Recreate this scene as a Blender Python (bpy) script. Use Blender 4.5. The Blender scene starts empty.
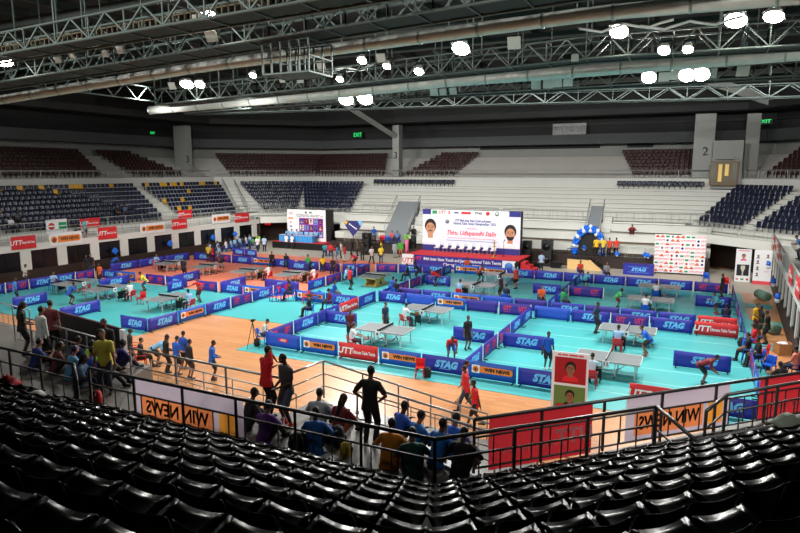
import bpy, math, random
from mathutils import Vector, Matrix
random.seed(7)
R = math.radians
SC = bpy.context.scene
COL = SC.collection
# ---------------------------------------------------------------- camera geometry (arena axes: x across, y away, z up)
FPX, PITCH, EYE, YAW = 610.0, R(8.87), 8.82, R(26.0)
O = Vector((0, 0, EYE))
RX = Vector((math.cos(YAW), math.sin(YAW), 0))
F0 = Vector((-math.sin(YAW), math.cos(YAW), 0))
FW = F0 * math.cos(PITCH) - Vector((0, 0, math.sin(PITCH)))
UP = F0 * math.sin(PITCH) + Vector((0, 0, math.cos(PITCH)))
def ray(px, py): return FW + RX * ((px - 400) / FPX) - UP * ((py - 266.5) / FPX)
def at(px, py, z=0.0):
    d = ray(px, py); return O + d * ((z - EYE) / d.z)
def at_u(px, py, u):
    d = ray(px, py); return O + d * (u / d.x)
def at_v(px, py, v):
    d = ray(px, py); return O + d * (v / d.y)
def seen(p, m=30):
    d = Vector(p) - O; w = d.dot(FW)
    if w < 0.3: return False
    x = 400 + FPX * d.dot(RX) / w; y = 266.5 - FPX * d.dot(UP) / w
    return -m < x < 800 + m and -m < y < 533 + m
ORD = 'first second third fourth fifth sixth seventh eighth ninth tenth eleventh twelfth thirteenth fourteenth fifteenth sixteenth seventeenth eighteenth nineteenth'.split()
TENS = {2: 'twent', 3: 'thirt', 4: 'fort', 5: 'fift', 6: 'sixt'}
def nth(n):
    if n <= 19: return ORD[n - 1]
    t, r = divmod(n, 10)
    return TENS[t] + ('ieth' if r == 0 else 'y-' + ORD[r - 1])
# ---------------------------------------------------------------- materials
def lin(c): return tuple(((x / 255 + .055) / 1.055) ** 2.4 if x > 10 else x / 255 / 12.92 for x in c)
MATS = {}
def M(name, rgb, rough=.6, metal=0, noise=0, scale=6, emit=0, bump=0, spec=.5):
    if name in MATS: return MATS[name]
    m = bpy.data.materials.new(name); m.use_nodes = True
    nt = m.node_tree; b = nt.nodes['Principled BSDF']
    c = lin(rgb) + (1,)
    b.inputs['Base Color'].default_value = c
    b.inputs['Roughness'].default_value = rough; b.inputs['Metallic'].default_value = metal
    b.inputs['Specular IOR Level'].default_value = spec
    if noise or bump:
        tc = nt.nodes.new('ShaderNodeTexCoord'); n = nt.nodes.new('ShaderNodeTexNoise')
        n.inputs['Scale'].default_value = scale; n.inputs['Detail'].default_value = 4
        nt.links.new(tc.outputs['Object'], n.inputs['Vector'])
        if noise:
            mx = nt.nodes.new('ShaderNodeMix'); mx.data_type = 'RGBA'
            mx.inputs[6].default_value = tuple(x * (1 - noise) for x in c[:3]) + (1,)
            mx.inputs[7].default_value = tuple(min(1, x * (1 + noise)) for x in c[:3]) + (1,)
            nt.links.new(n.outputs['Fac'], mx.inputs[0]); nt.links.new(mx.outputs[2], b.inputs['Base Color'])
        if bump:
            bp = nt.nodes.new('ShaderNodeBump'); bp.inputs['Strength'].default_value = bump
            nt.links.new(n.outputs['Fac'], bp.inputs['Height']); nt.links.new(bp.outputs[0], b.inputs['Normal'])
    if emit:
        b.inputs['Emission Color'].default_value = c; b.inputs['Emission Strength'].default_value = emit
    MATS[name] = m
    return m
def C(rgb, rough=.75): return M('cloth_%d_%d_%d' % rgb, rgb, rough)
WHITE = M('white_paint', (222, 222, 216), .5, noise=.05, scale=2)
# ---------------------------------------------------------------- mesh builder
class MB:
    def __init__(s): s.v = []; s.f = []; s.m = []; s.cur = 0; s.sm = []
    def mat(s, i): s.cur = i; return s
    def add(s, vs, fs, smooth=False):
        b = len(s.v); s.v += [tuple(v) for v in vs]
        for f in fs: s.f.append([i + b for i in f]); s.m.append(s.cur); s.sm.append(smooth)
        return s
    def box(s, c, size, rz=0, mt=None):
        x, y, z = (q / 2 for q in size)
        vs = [Vector((a * x, b * y, d * z)) for d in (-1, 1) for a, b in ((-1, -1), (1, -1), (1, 1), (-1, 1))]
        if rz: vs = [Matrix.Rotation(rz, 3, 'Z') @ v for v in vs]
        if mt: vs = [mt @ v for v in vs]
        vs = [v + Vector(c) for v in vs]
        return s.add(vs, [(3, 2, 1, 0), (4, 5, 6, 7), (0, 1, 5, 4), (1, 2, 6, 5), (2, 3, 7, 6), (3, 0, 4, 7)])
    def beam(s, p, q, w, h=None):
        p, q = Vector(p), Vector(q); h = h or w; d = (q - p).normalized()
        a = d.cross(Vector((0, 0, 1)));
        if a.length < 1e-3: a = Vector((1, 0, 0))
        a.normalize(); b = a.cross(d)
        vs = [e + a * (i * w / 2) + b * (j * h / 2) for e in (p, q) for i, j in ((-1, -1), (1, -1), (1, 1), (-1, 1))]
        return s.add(vs, [(3, 2, 1, 0), (4, 5, 6, 7), (0, 1, 5, 4), (1, 2, 6, 5), (2, 3, 7, 6), (3, 0, 4, 7)])
    def tube(s, pts, r, n=8, caps=True, ell=None):
        pts = [Vector(p) for p in pts]; k = len(pts)
        rs = r if isinstance(r, (list, tuple)) else [r] * k
        rings = []; pa = None
        for i, p in enumerate(pts):
            d = (pts[min(i + 1, k - 1)] - pts[max(i - 1, 0)]).normalized()
            if pa is None:
                a = d.cross(Vector((0, 0, 1)));
                if a.length < 1e-3: a = Vector((1, 0, 0))
            else: a = pa - d * pa.dot(d)
            a.normalize(); pa = a; b = d.cross(a)
            rr = rs[i]; ra, rb = rr if isinstance(rr, tuple) else (rr, rr)
            rings.append([p + a * (ra * math.cos(t * 2 * math.pi / n)) + b * (rb * math.sin(t * 2 * math.pi / n)) for t in range(n)])
        vs = [v for g in rings for v in g]
        fs = [(i * n + j, i * n + (j + 1) % n, (i + 1) * n + (j + 1) % n, (i + 1) * n + j) for i in range(k - 1) for j in range(n)]
        if caps: fs += [tuple(range(n - 1, -1, -1)), tuple((k - 1) * n + j for j in range(n))]
        return s.add(vs, fs, True)
    def ball(s, c, r, n=10, m=7, mt=None):
        c = Vector(c); r = (r, r, r) if not isinstance(r, (tuple, list)) else r
        vs = []
        for i in range(1, m):
            t = math.pi * i / m
            for j in range(n):
                q = 2 * math.pi * j / n
                vs.append(Vector((r[0] * math.sin(t) * math.cos(q), r[1] * math.sin(t) * math.sin(q), r[2] * math.cos(t))))
        vs += [Vector((0, 0, r[2])), Vector((0, 0, -r[2]))]
        if mt: vs = [mt @ v for v in vs]
        fs = [(i * n + j, (i + 1) * n + j, (i + 1) * n + (j + 1) % n, i * n + (j + 1) % n) for i in range(m - 2) for j in range(n)]
        a, b = (m - 1) * n, (m - 1) * n + 1
        fs += [(a, j, (j + 1) % n) for j in range(n)] + [(b, (m - 2) * n + (j + 1) % n, (m - 2) * n + j) for j in range(n)]
        return s.add([v + c for v in vs], fs, True)
    def prism(s, poly, z0, z1):
        n = len(poly)
        vs = [(x, y, z0) for x, y in poly] + [(x, y, z1) for x, y in poly]
        return s.add(vs, [tuple(range(n - 1, -1, -1)), tuple(range(n, 2 * n))] + [(i, (i + 1) % n, n + (i + 1) % n, n + i) for i in range(n)])
    def plate(s, poly, y0, y1):      # polygon in x/z, thickness along y
        n = len(poly)
        vs = [(x, y0, z) for x, z in poly] + [(x, y1, z) for x, z in poly]
        return s.add(vs, [tuple(range(n)), tuple(range(2 * n - 1, n - 1, -1))] + [(i, n + i, n + (i + 1) % n, (i + 1) % n) for i in range(n)])
    def mesh(s, name):
        me = bpy.data.meshes.new(name); me.from_pydata(s.v, [], s.f)
        me.polygons.foreach_set('material_index', s.m); me.polygons.foreach_set('use_smooth', s.sm)
        me.update(); return me
    def build(s, name, mats, parent=None, loc=(0, 0, 0), rz=0, **k):
        me = s.mesh(name)
        for m in (mats if isinstance(mats, (list, tuple)) else [mats]): me.materials.append(m)
        return link(name, me, parent, loc, rz, **k)
def link(name, me, parent=None, loc=(0, 0, 0), rz=0, label=None, cat=None, group=None, kind=None, mat=None, scale=None, rot=None):
    o = bpy.data.objects.new(name, me); COL.objects.link(o)
    o.location = loc; o.rotation_euler = rot or (0, 0, rz)
    if scale: o.scale = scale
    if parent: o.parent = parent
    tag(o, label, cat, group, kind)
    if mat is not None:
        for i, m in enumerate(mat if isinstance(mat, (list, tuple)) else [mat]):
            if i < len(o.material_slots): o.material_slots[i].link = 'OBJECT'; o.material_slots[i].material = m
    return o
def tag(o, label=None, cat=None, group=None, kind=None):
    for k, v in (('label', label), ('category', cat), ('group', group), ('kind', kind)):
        if v: o[k] = v
def empty(name, loc, rz=0, label=None, cat=None, group=None):
    o = bpy.data.objects.new(name, None); COL.objects.link(o); o.location = loc; o.rotation_euler = (0, 0, rz)
    o.empty_display_size = .2
    tag(o, label, cat, group); return o
def struct(mb, name, mats): return mb.build(name, mats, kind='structure')
def copy_tree(o, parent=None):
    c = o.copy(); COL.objects.link(c); c.parent = parent
    for ch in o.children: copy_tree(ch, c)
    return c
_T = {}
def text_mesh(s, h, shear=0, bold=0, spacing=1, ext=.004):
    k = (s, h, shear, bold, spacing)
    if k in _T: return _T[k]
    cu = bpy.data.curves.new('lettering', 'FONT'); cu.body = s; cu.size = h / .7; cu.shear = shear; cu.offset = bold
    cu.align_x = 'CENTER'; cu.align_y = 'CENTER'; cu.extrude = ext; cu.space_character = spacing; cu.resolution_u = 2
    o = bpy.data.objects.new('lettering', cu); COL.objects.link(o)
    dg = bpy.context.evaluated_depsgraph_get()
    me = bpy.data.meshes.new_from_object(o.evaluated_get(dg)); me.name = 'lettering'
    me.transform(Matrix.Rotation(R(90), 4, 'X'))
    bpy.data.objects.remove(o); me.materials.clear(); me.materials.append(WHITE)
    _T[k] = me; return me
def text(parent, s, h, x, z, y, mat, shear=0, bold=0, back=False, name='lettering', sx=1, spacing=1, maxw=None, rot=0):
    me = text_mesh(s, h, shear, bold, spacing)
    if maxw:
        w = max(v.co.x for v in me.vertices) - min(v.co.x for v in me.vertices); sx = min(sx * 9, maxw / w)
    o = link(name, me, parent, (x, y, z), mat=mat, rot=(0, rot, R(180) if back else 0)); o.scale = (sx, 1, 1)
    return o
# ---------------------------------------------------------------- palette
STEEL = M('galvanised_steel', (150, 162, 158), .45, .6)
TRUSS = M('painted_truss_steel', (88, 100, 96), .5, .3)
DUCT = M('foil_duct', (196, 200, 194), .5, .25, noise=.15, scale=3, bump=.5)
RAILG = M('stainless_rail', (170, 172, 172), .35, .7)
RAILD = M('dark_rail_steel', (92, 92, 92), .4, .6)
CONC = M('grey_concrete', (150, 148, 142), .8, noise=.12, scale=1.5)
CONCD = M('dark_concrete', (52, 50, 48), .85, noise=.2, scale=2)
BLEACH = M('white_bleacher', (206, 206, 200), .6, noise=.06, scale=1)
WALLG = M('back_wall_grey', (150, 152, 148), .8, noise=.08, scale=.6)
BROWN = M('dark_brown_plinth', (46, 32, 28), .6)
BLACK = M('black_board', (14, 14, 15), .5)
GLASSD = M('dark_window', (16, 18, 20), .25)
NAVY = M('navy_seat_plastic', (28, 34, 58), .3)
MAROON = M('maroon_seat_plastic', (62, 36, 34), .4)
YELLOW = M('yellow_seat_plastic', (225, 170, 20), .4)
BSEAT = M('black_seat_plastic', (6, 6, 7), .2, spec=.045)
BSEATP = M('black_seat_bracket', (20, 20, 20), .4)
DKMET = M('black_metal', (20, 20, 22), .4, .4)
SKIN = [M('skin_%d' % i, c, .6) for i, c in enumerate(((120, 78, 56), (96, 60, 42), (146, 98, 72), (78, 48, 34)))]
HAIR = M('black_hair', (14, 11, 10), .5)
TURQ = M('turquoise_mat', (74, 172, 174), .36, noise=.05, scale=.7)
PINK = M('pink_mat', (234, 134, 106), .5, noise=.05, scale=.7)
REDP = M('red_plastic', (200, 20, 28), .35)
BLUEP = M('blue_plastic', (22, 84, 190), .35)
WHITEP = M('white_plastic', (225, 225, 225), .4)
UTTRED = M('banner_red', (214, 40, 44), .6)
PWHITE = M('printed_white', (235, 235, 238), .6)
STAGBLUE = M('barrier_blue', (40, 46, 158), .55, noise=.08, scale=3)
UTTPURP = M('barrier_purple', (54, 36, 138), .55, noise=.1, scale=3)
WINBLUE = M('barrier_bright_blue', (22, 88, 186), .55, noise=.06, scale=3)
SKYTXT = M('pale_blue_print', (110, 190, 245), .6)
PINKTXT = M('pink_red_print', (226, 48, 86), .6)
ORANGE = M('orange_print', (236, 134, 52), .6)
BLACKP = M('black_print', (24, 20, 20), .6)
NAVYP = M('navy_print', (44, 44, 128), .6)
GREENP = M('green_print', (30, 150, 90), .6)
REDC = M('red_carpet', (205, 44, 52), .85)
# ---------------------------------------------------------------- floor
def woodmat():
    m = bpy.data.materials.new('wood_floor'); m.use_nodes = True; nt = m.node_tree; b = nt.nodes['Principled BSDF']
    tc = nt.nodes.new('ShaderNodeTexCoord'); mp = nt.nodes.new('ShaderNodeMapping'); br = nt.nodes.new('ShaderNodeTexBrick')
    br.inputs['Scale'].default_value = 1; br.inputs['Brick Width'].default_value = 2.2; br.inputs['Row Height'].default_value = .14
    br.inputs['Mortar Size'].default_value = .004; br.inputs['Bias'].default_value = 0
    br.inputs['Color1'].default_value = lin((208, 150, 102)) + (1,); br.inputs['Color2'].default_value = lin((194, 134, 88)) + (1,)
    br.inputs['Mortar'].default_value = lin((160, 108, 70)) + (1,)
    nt.links.new(tc.outputs['Object'], mp.inputs[0]); nt.links.new(mp.outputs[0], br.inputs[0]); nt.links.new(br.outputs[0], b.inputs['Base Color'])
    b.inputs['Roughness'].default_value = .3
    return m
struct(MB().box((-21, 30, -.1), (130, 130, .2)), 'floor', woodmat())
struct(MB().box((-21, 56.5, .004), (56, 11.6, .008)), 'trim_1', M('beige_hall_floor', (186, 178, 164), .5, noise=.05, scale=1))
def mat_area(n, u0, u1, v0, v1, m, z=None):
    z = z or .010 + .0015 * n
    struct(MB().box(((u0 + u1) / 2, (v0 + v1) / 2, z / 2 + .004), (u1 - u0, v1 - v0, z - .0)), 'floor_mat_%d' % n, m)
mat_area(1, -20.3, 3.2, 22.9, 50.3, TURQ)
mat_area(2, -26.9, -20.3, 28.2, 36.4, TURQ)
mat_area(3, -25.6, -20.3, 36.4, 48.7, TURQ)
mat_area(4, -45.4, -26.9, 22.6, 33.9, TURQ)
mat_area(5, -46.2, -25.6, 33.9, 52.4, PINK)
for i, v in enumerate((29.0, 34.5, 40.0, 45.2)): mat_area(6 + i, 3.2, 4.8, v, v + 1.3, TURQ)
LINE = M('mat_seam', (150, 215, 215), .5)
b = MB()
for k in range(1, 14): b.box((-8.55, 22.9 + k * 1.96, .0165), (23.5, .05, .002))
struct(b, 'trim_2', LINE)
# ---------------------------------------------------------------- bowl outline
def ring(d): return [(-48 - d, 4), (-48 - d, 59.5 + .414 * d), (-45 - .414 * d, 62.5 + d), (-1 + .414 * d, 62.5 + d), (5.5 + d, 56 + .414 * d), (4.1 + d, 24)]
def step(mb, d0, d1, z0, z1, segs=range(5), pts=ring):
    a, c = pts(d0), pts(d1)
    for i in segs:
        mb.prism([a[i], a[i + 1], c[i + 1], c[i]][::-1], z0, z1)
# left wall, window bays
def wall_bays(p0, p1, name, bay, pillar, n0, ztop=2.95, v_first=0):
    p0, p1 = Vector(p0), Vector(p1); L = (p1 - p0).length; ang = math.atan2(p1.y - p0.y, p1.x - p0.x)
    ux = (p1 - p0).normalized(); nx = Vector((-ux.y, ux.x, 0))
    w = MB()
    w.box((L / 2, .2, .5), (L, .4, 1.0)); 
    struct_o = w.build('baseboard_' + name, BROWN, loc=p0, rz=ang, kind='structure')
    f = MB(); f.box((L / 2, .2, 2.795), (L, .4, .53))
    x = v_first; k = 0
    while x < L:
        f.box((x, .2, 1.77), (pillar, .4, 1.54)); x += bay
    f.build('wall_' + name, WHITE, loc=p0, rz=ang, kind='structure')
    g = MB(); x = v_first; n = n0
    while x + bay < L + .1:
        g = MB(); g.box((bay / 2, .12, 1.77), (bay - pillar, .05, 1.54)); g.box((bay / 2, .08, 1.77), (.05, .04, 1.54))
        g.box((bay / 2, .08, 1.05), (bay - pillar, .06, .06)); g.box((bay / 2, .08, 2.5), (bay - pillar, .06, .06))
        g.build('window_%d' % n, [GLASSD], loc=p0 + ux * x, rz=ang, kind='structure'); x += bay; n += 1
wall_bays((-48, 17.8, 0), (-48, 59.3, 0), 'left', 3.12, .85, 1)
wall_bays((5.5, 56, 0), (4.1, 24, 0), 'right', 2.5, .3, 30)
# corner passages under the stands
b = MB()
a = ring(0)
for p, q in ((a[1], a[2]), ((-45, 62.5), (-36, 62.5))):
    b.beam((p[0], p[1], 2.95), (q[0], q[1], 2.95), .4, .75)
b.beam((a[3][0] - .8, a[3][1], 2.95), (a[4][0], a[4][1], 2.95), .4, .75)
struct(b, 'wall_corner', WHITE)
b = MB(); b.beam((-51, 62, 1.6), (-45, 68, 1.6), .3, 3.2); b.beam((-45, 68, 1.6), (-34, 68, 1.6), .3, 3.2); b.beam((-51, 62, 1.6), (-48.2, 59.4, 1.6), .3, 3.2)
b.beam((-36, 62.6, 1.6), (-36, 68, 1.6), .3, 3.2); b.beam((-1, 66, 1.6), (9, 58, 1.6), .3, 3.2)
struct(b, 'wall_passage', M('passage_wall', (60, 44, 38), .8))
# ---------------------------------------------------------------- tiers of the bowl
b = MB(); step(b, .08, 1.3, 2.7, 2.95); step(b, 1.3, 2.6, 2.6, 3.35); step(b, 2.6, 3.0, 2.6, 3.6)
for i in range(8): step(b, 3.0 + .9 * i, 3.9 + .9 * i, 3.2, 3.65 + .43 * i)
struct(b, 'stand_lower', BLEACH)
b = MB(); step(b, 10.2, 11.4, 3.2, 6.9); step(b, 11.4, 11.7, 3, 8.05); struct(b, 'wall_mid', BLEACH)
b = MB(); step(b, 11.7, 13.0, 5, 7.75)
for i in range(7): step(b, 13.0 + i, 14.0 + i, 6, 8.15 + .42 * i)
struct(b, 'stand_upper', M('upper_concrete', (176, 174, 168), .75, noise=.08, scale=.8))
b = MB(); step(b, 20.6, 21, 6, 13.3); struct(b, 'wall_back', WALLG)
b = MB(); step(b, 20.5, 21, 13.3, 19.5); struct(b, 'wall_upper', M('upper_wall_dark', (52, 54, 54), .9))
b = MB(); step(b, 17.5, 19.5, 12.2, 13.4); struct(b, 'trim_3', M('ring_beam', (74, 78, 80), .7))
b = MB(); step(b, 12, 13, 15.2, 15.9); step(b, 20, 21.5, 14.6, 15.6); struct(b, 'trim_4', M('roof_edge', (40, 41, 42), .7))
# wall openings, dark recesses in the back wall
b = MB()
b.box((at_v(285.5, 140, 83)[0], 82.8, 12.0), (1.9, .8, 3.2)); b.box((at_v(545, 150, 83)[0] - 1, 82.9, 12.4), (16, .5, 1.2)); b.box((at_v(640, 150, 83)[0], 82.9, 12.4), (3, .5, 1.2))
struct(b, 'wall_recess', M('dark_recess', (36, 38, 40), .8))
# columns
COLM = M('column_paint', (158, 160, 156), .7)
k = 1
XC, XR, XM = at_v(703.5, 150, 74.9).x, at_v(753, 130, 76.8).x, at_v(397.5, 150, 74.9).x
for x, y, w in ((-63.8, 63.2, 2.1), (XM, 74.9, .95), (XC, 74.9, 2.0), (XR, 76.8, 1.3)):
    struct(MB().box((x, y, 11.2), (w, 1.1, 7.4)), 'column_%d' % k, COLM); k += 1
for s, x, y, z, rz in (('2', XC + .2, 74.33, 10.9, 0), ('3', -62.74, 62.9, 10.4, 90), ('3', XM, 74.34, 10.9, 0)):
    o = link('column_number', text_mesh(s, .9, 0, .01), None, (x, y, z), R(rz), mat=BLACKP, kind='structure')
# sloping roof braces behind the right column
b = MB(); b.beam(at_v(672, 68, 73.2), at_v(776, 103, 73.2), .7, .9); b.beam((XM, 74.2, 13.4), (XM - 3, 66, 17), .4, .5); struct(b, 'trim_5', COLM)
# wooden double door in the far right wall
b = MB(); p0, p1 = at_v(709, 182, 72.8), at_v(737, 182, 72.8)
w = p1.x - p0.x
d = MB(); d.box((w / 2, 0, 1.15), (w, .12, 2.5)); d.mat(1)
for i in range(4): d.box((w * (i + .5) / 4, -.07, 1.2), (w / 4 - .22, .04, 2.0))
d.mat(2); d.box((w * .37, -.1, 1.2), (w / 4 - .3, .02, 1.8)); d.box((w * .6, -.1, 1.5), (w / 4 - .3, .02, 1.2))
d.build('door_1', [M('door_wood', (112, 88, 56), .5), M('door_glass', (92, 88, 70), .3), M('lit_doorway', (226, 190, 110), .6, emit=.35)], loc=(p0.x, 72.7, 7.45), kind='structure')
b = MB(); b.box((p0.x + w / 2 + .25, 73.4, 9.5), (w + .2, .5, 5)); b.box((p0.x + w / 2, 72.9, 10.2), (w * .6, .6, .3)); struct(b, 'wall_door', WALLG)
# exit signs and dark display boards high on the back wall
def wallbox(name, label, cat, px0, px1, py0, py1, v, m, letters=None, lm=None, t=.2):
    a, c = at_v(px0, py0, v), at_v(px1, py1, v); w, h = c.x - a.x, a.z - c.z
    o = MB().box((0, 0, 0), (w, t, h)).build(name, m, loc=((a.x + c.x) / 2, v, (a.z + c.z) / 2), label=label, cat=cat)
    if letters: text(o, letters, h * .6, 0, 0, -t / 2 - .004, lm, bold=.01, maxw=w * .8)
    return o, w, h
GLOW = M('green_exit_glow', (40, 220, 110), .5, emit=1.2)
DK = M('exit_sign_body', (18, 60, 40), .5, emit=.06)
wallbox('exit_sign', 'green lit exit sign on the dark wall at far right', 'sign', 757, 772, 119, 124, 78, DK, 'EXIT', GLOW)
wallbox('exit_sign', 'green lit exit sign beside the dark screens in the middle back wall', 'sign', 353, 363, 132, 138, 82, DK, 'EXIT', GLOW)
p = at_u(152, 133, -68.4)
r = MB().box((0, 0, 0), (1.0, .2, .5)).build('exit_sign', DK, loc=p, rz=R(90), label='green lit exit sign above the left upper seats', cat='sign')
text(r, 'EXIT', .3, 0, 0, -.11, GLOW, bold=.01, maxw=.8)
def board(label, px0, px1, py0, py1, v, n):
    a, c = at_v(px0, py0, v), at_v(px1, py1, v); w, h = c.x - a.x, a.z - c.z
    r = empty('display_board', ((a.x + c.x) / 2, v, c.z), 0, label, 'screen')
    MB().box((0, 0, h / 2), (w, .2, h)).build('frame', M('board_frame', (170, 172, 170), .6), r)
    for i in range(n): MB().box((-w / 2 + w * (i + .5) / n, -.11, h / 2 - .1), (w / n - .2, .04, h - .4)).build('screen', M('board_screen', (20, 36, 34), .3), r)
board('dark three-panel display board on the back wall right of centre', 553, 586, 124, 136, 82, 3)
board('dark two-panel display board on the back wall left of centre', 204, 229, 128, 140, 80, 2)
for i, (px, py, v, w) in enumerate(((268, 224, 62.2, 1.4), (764, 248, 59, 1.7))):
    p = at_v(px, py, v)
    r = MB().box((0, 0, 0), (w, .15, w * .45)).build('led_counter', BLACK, loc=p, label=('small black clock panel with red digits over the left corner passage', 'small black clock panel with red digits above the photo standees')[i], cat='clock')
    for q in (-.27, -.1, .1, .27): MB().box((w * q, -.08, 0), (w * .1, .01, w * .2)).build('lit_digit', M('red_digits', (230, 30, 30), .5, emit=1), r)
# ---------------------------------------------------------------- far retracting bleachers
U0, U1 = -37.2, 1.2
b = MB(); b.box(((U0 + U1) / 2, 60.4, .53), (U1 - U0, 4.4, 1.06)); struct(b, 'baseboard_far', BROWN)
b = MB()
for k, (v, z) in enumerate(((59.3, 2.05), (60.4, 3.0), (61.5, 3.85))):
    b.box(((U0 + U1) / 2, (v + 62.6) / 2, z - .36), (U1 - U0, 62.6 - v, .72)); 
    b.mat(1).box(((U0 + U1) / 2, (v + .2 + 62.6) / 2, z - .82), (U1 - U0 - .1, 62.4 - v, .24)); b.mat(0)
struct(b, 'stand_far', [BLEACH, M('bleacher_gap_shade_brown', (112, 98, 84), .8)])  # brown underside colour, also carrying the shade below each tread
b = MB(); step(b, -.1, 1.4, 3.3, 3.98, [2]); struct(b, 'trim_6', BLEACH)
# gangways down through the far bleachers: grey ramp wall with white steps beside it
GREY = M('gangway_grey', (128, 134, 138), .7)
for n, (px0, px1, px2) in enumerate(((382, 404, 424), (583, 596, 606))):
    a, c, e = (at_v(x, 235, 58.6).x for x in (px0, px1, px2))
    b = MB(); b.add([(a, 59.25, 2.15), (c, 59.25, 2.15), (c, 62.8, 5.45), (a, 62.8, 5.45), (a, 59.25, .9), (c, 59.25, .9), (c, 62.8, .9), (a, 62.8, .9)],
          [(0, 1, 2, 3), (4, 7, 6, 5), (0, 4, 5, 1), (1, 5, 6, 2), (2, 6, 7, 3), (3, 7, 4, 0)])
    struct(b, 'gangway_ramp_%d' % (n + 1), GREY)
    b = MB()
    for i in range(9): b.box(((c + e) / 2 + .1, (59.0 + .4 * i + 62.9) / 2, 1.2 + .36 * i + .18), (e - c - .1, 62.9 - 59.0 - .4 * i, .36))
    struct(b, 'gangway_stairs_%d' % (n + 1), BLEACH)
# ---------------------------------------------------------------- railings
def unit_tube(n=6):
    return MB().tube([(0, 0, 0), (0, 0, 1)], 1.0, n).mesh('baluster')
UT = unit_tube(); UT.materials.append(RAILG)
def railing(label, pts, h, post=1.6, bal=None, m=RAILG, r=.022, mids=(.5,), name='railing', rp=None):
    pts = [Vector(p) for p in pts]
    base = empty(name, pts[0], 0, label, 'railing'); q = [p - pts[0] for p in pts]
    for i in range(len(q) - 1):
        a, c = q[i], q[i + 1]; Z = Vector((0, 0, h))
        MB().tube([a + Z, c + Z], r * 1.35, 7).build('top_rail', m, base)
        for f in mids: MB().tube([a + Z * f, c + Z * f], r * .8, 6).build('mid_rail', m, base)
        L = (c - a).length; n = max(1, round(L / post))
        for j in range(n + (i == len(q) - 2)):
            p = a.lerp(c, j / n); link('post', UT, base, p, mat=m, scale=(r * 1.2, r * 1.2, h))
        if bal:
            nb = int(L / bal); z0 = h * min(mids) if mids else .1
            for j in range(1, nb):
                if len(base.children) > 130: break
                p = a.lerp(c, j / nb); link('baluster', UT, base, p + Vector((0, 0, .08)), mat=m, scale=(r * .55, r * .55, (h * max(mids) if mids else h) - .08))
    return base
def P2(d, i, t, z):
    a = ring(d); return Vector((a[i][0] + (a[i + 1][0] - a[i][0]) * t, a[i][1] + (a[i + 1][1] - a[i][1]) * t, z))
FR = M('far_rail_grey', (172, 174, 170), .5, .3)
railing('grey railing along the front edge of the left stand', [(-48.15, 22, 3.05), (-48.15, 59.3, 3.05)], .95, 2.0, .5, FR, .025, (.1, .9))
railing('grey railing behind the banners in front of the left seats', [(-50.75, 22, 3.6), (-50.75, 60.5, 3.6)], .9, 2.0, .55, FR, .025, (.5,))
railing('grey railing on top of the wall below the left maroon seats', [(-59.5, 26, 8.05), (-59.5, 63.5, 8.05)], .85, 2.0, .55, FR, .025, (.1, .9))
railing('grey railing around the left corner passage', [(-48.1, 59.4, 3.05), (-45, 62.6, 3.3), (-36, 62.6, 3.3)], 1.1, 1.4, .45, FR, .025, (.1, .9))
railing('grey railing at the corner above the left passage seats', [(-50.7, 60.8, 3.6), (-46.2, 65.2, 3.6)], 1.0, 1.2, .4, FR, .025, (.1, .9))
railing('grey railing along the walkway above the far bleachers, left part', [(-35.4, 62.6, 3.98), (-19, 62.6, 3.98)], 1.0, 1.6, .5, FR, .025, (.1, .9))
railing('grey railing along the walkway above the far bleachers, right part', [(-18.4, 62.6, 3.98), (1, 62.6, 3.98)], 1.0, 1.6, .5, FR, .025, (.1, .9))
railing('grey railing below the upper tier behind the far bleachers', [P2(11.5, 2, .02, 8.05), P2(11.5, 2, .98, 8.05)], .9, 2.4, .7, FR, .025, (.1, .9))
railing('grey railing below the maroon seats in the left corner', [P2(11.5, 1, .03, 8.05), P2(11.5, 1, .97, 8.05)], .9, 1.6, .5, FR, .025, (.1, .9))
railing('grey railing below the maroon seats in the right corner', [P2(11.5, 3, .03, 8.05), P2(11.5, 3, .97, 8.05)], .9, 1.6, .5, FR, .025, (.1, .9))
railing('grey railing in front of the navy seats in the right corner', [P2(.1, 2, .985, 3.3), P2(.1, 3, .1, 3.3), P2(.1, 3, .97, 3.1)], 1.1, 1.6, .4, FR, .025, (.1, .9))
railing('low grey railing on the plinth by the balloon arch', [(at_v(606, 250, 58.3).x, 58.3, 1.06), (1.0, 58.3, 1.06)], 1.0, 1.6, .45, FR, .02, (.1, .9))
railing('low grey railing on the plinth beside the photo screen', [(-35.3, 58.3, 1.06), (at_v(378, 250, 58.3).x, 58.3, 1.06)], 1.0, 1.5, .45, FR, .02, (.1, .9))
for n, px in ((0, (381, 405)), (1, (582, 597))):
    for s, x in zip(('left', 'right'), px):
        u = at_v(x, 235, 58.6).x
        railing(('sloping handrail on the %s of the grey gangway by the stage', 'sloping handrail on the %s of the grey gangway over the balloon arch')[n] % s, [(u, 59.4, 2.25), (u, 62.6, 5.2)], .9, 1.3, None, FR, .025, (.5,))
railing('grey railing on the right hand gallery hung with red and white banners', [(5.45, 55.6, 3.05), (4.15, 25, 3.05)], .95, 1.8, .4, FR, .022, (.1, .9))
# raking aisle rails in the left corner
for k, px in enumerate((236, 247)):
    a, c = at_u(px, 205, -51), at_u(px - 14, 178, -58)
    railing(('grey stair rail left of the corner aisle', 'grey stair rail right of the corner aisle')[k], [(a.x, a.y, 3.7), (c.x, c.y, 6.9)], 1.0, 1.0, .35, FR, .022, (.1, .9))
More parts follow.
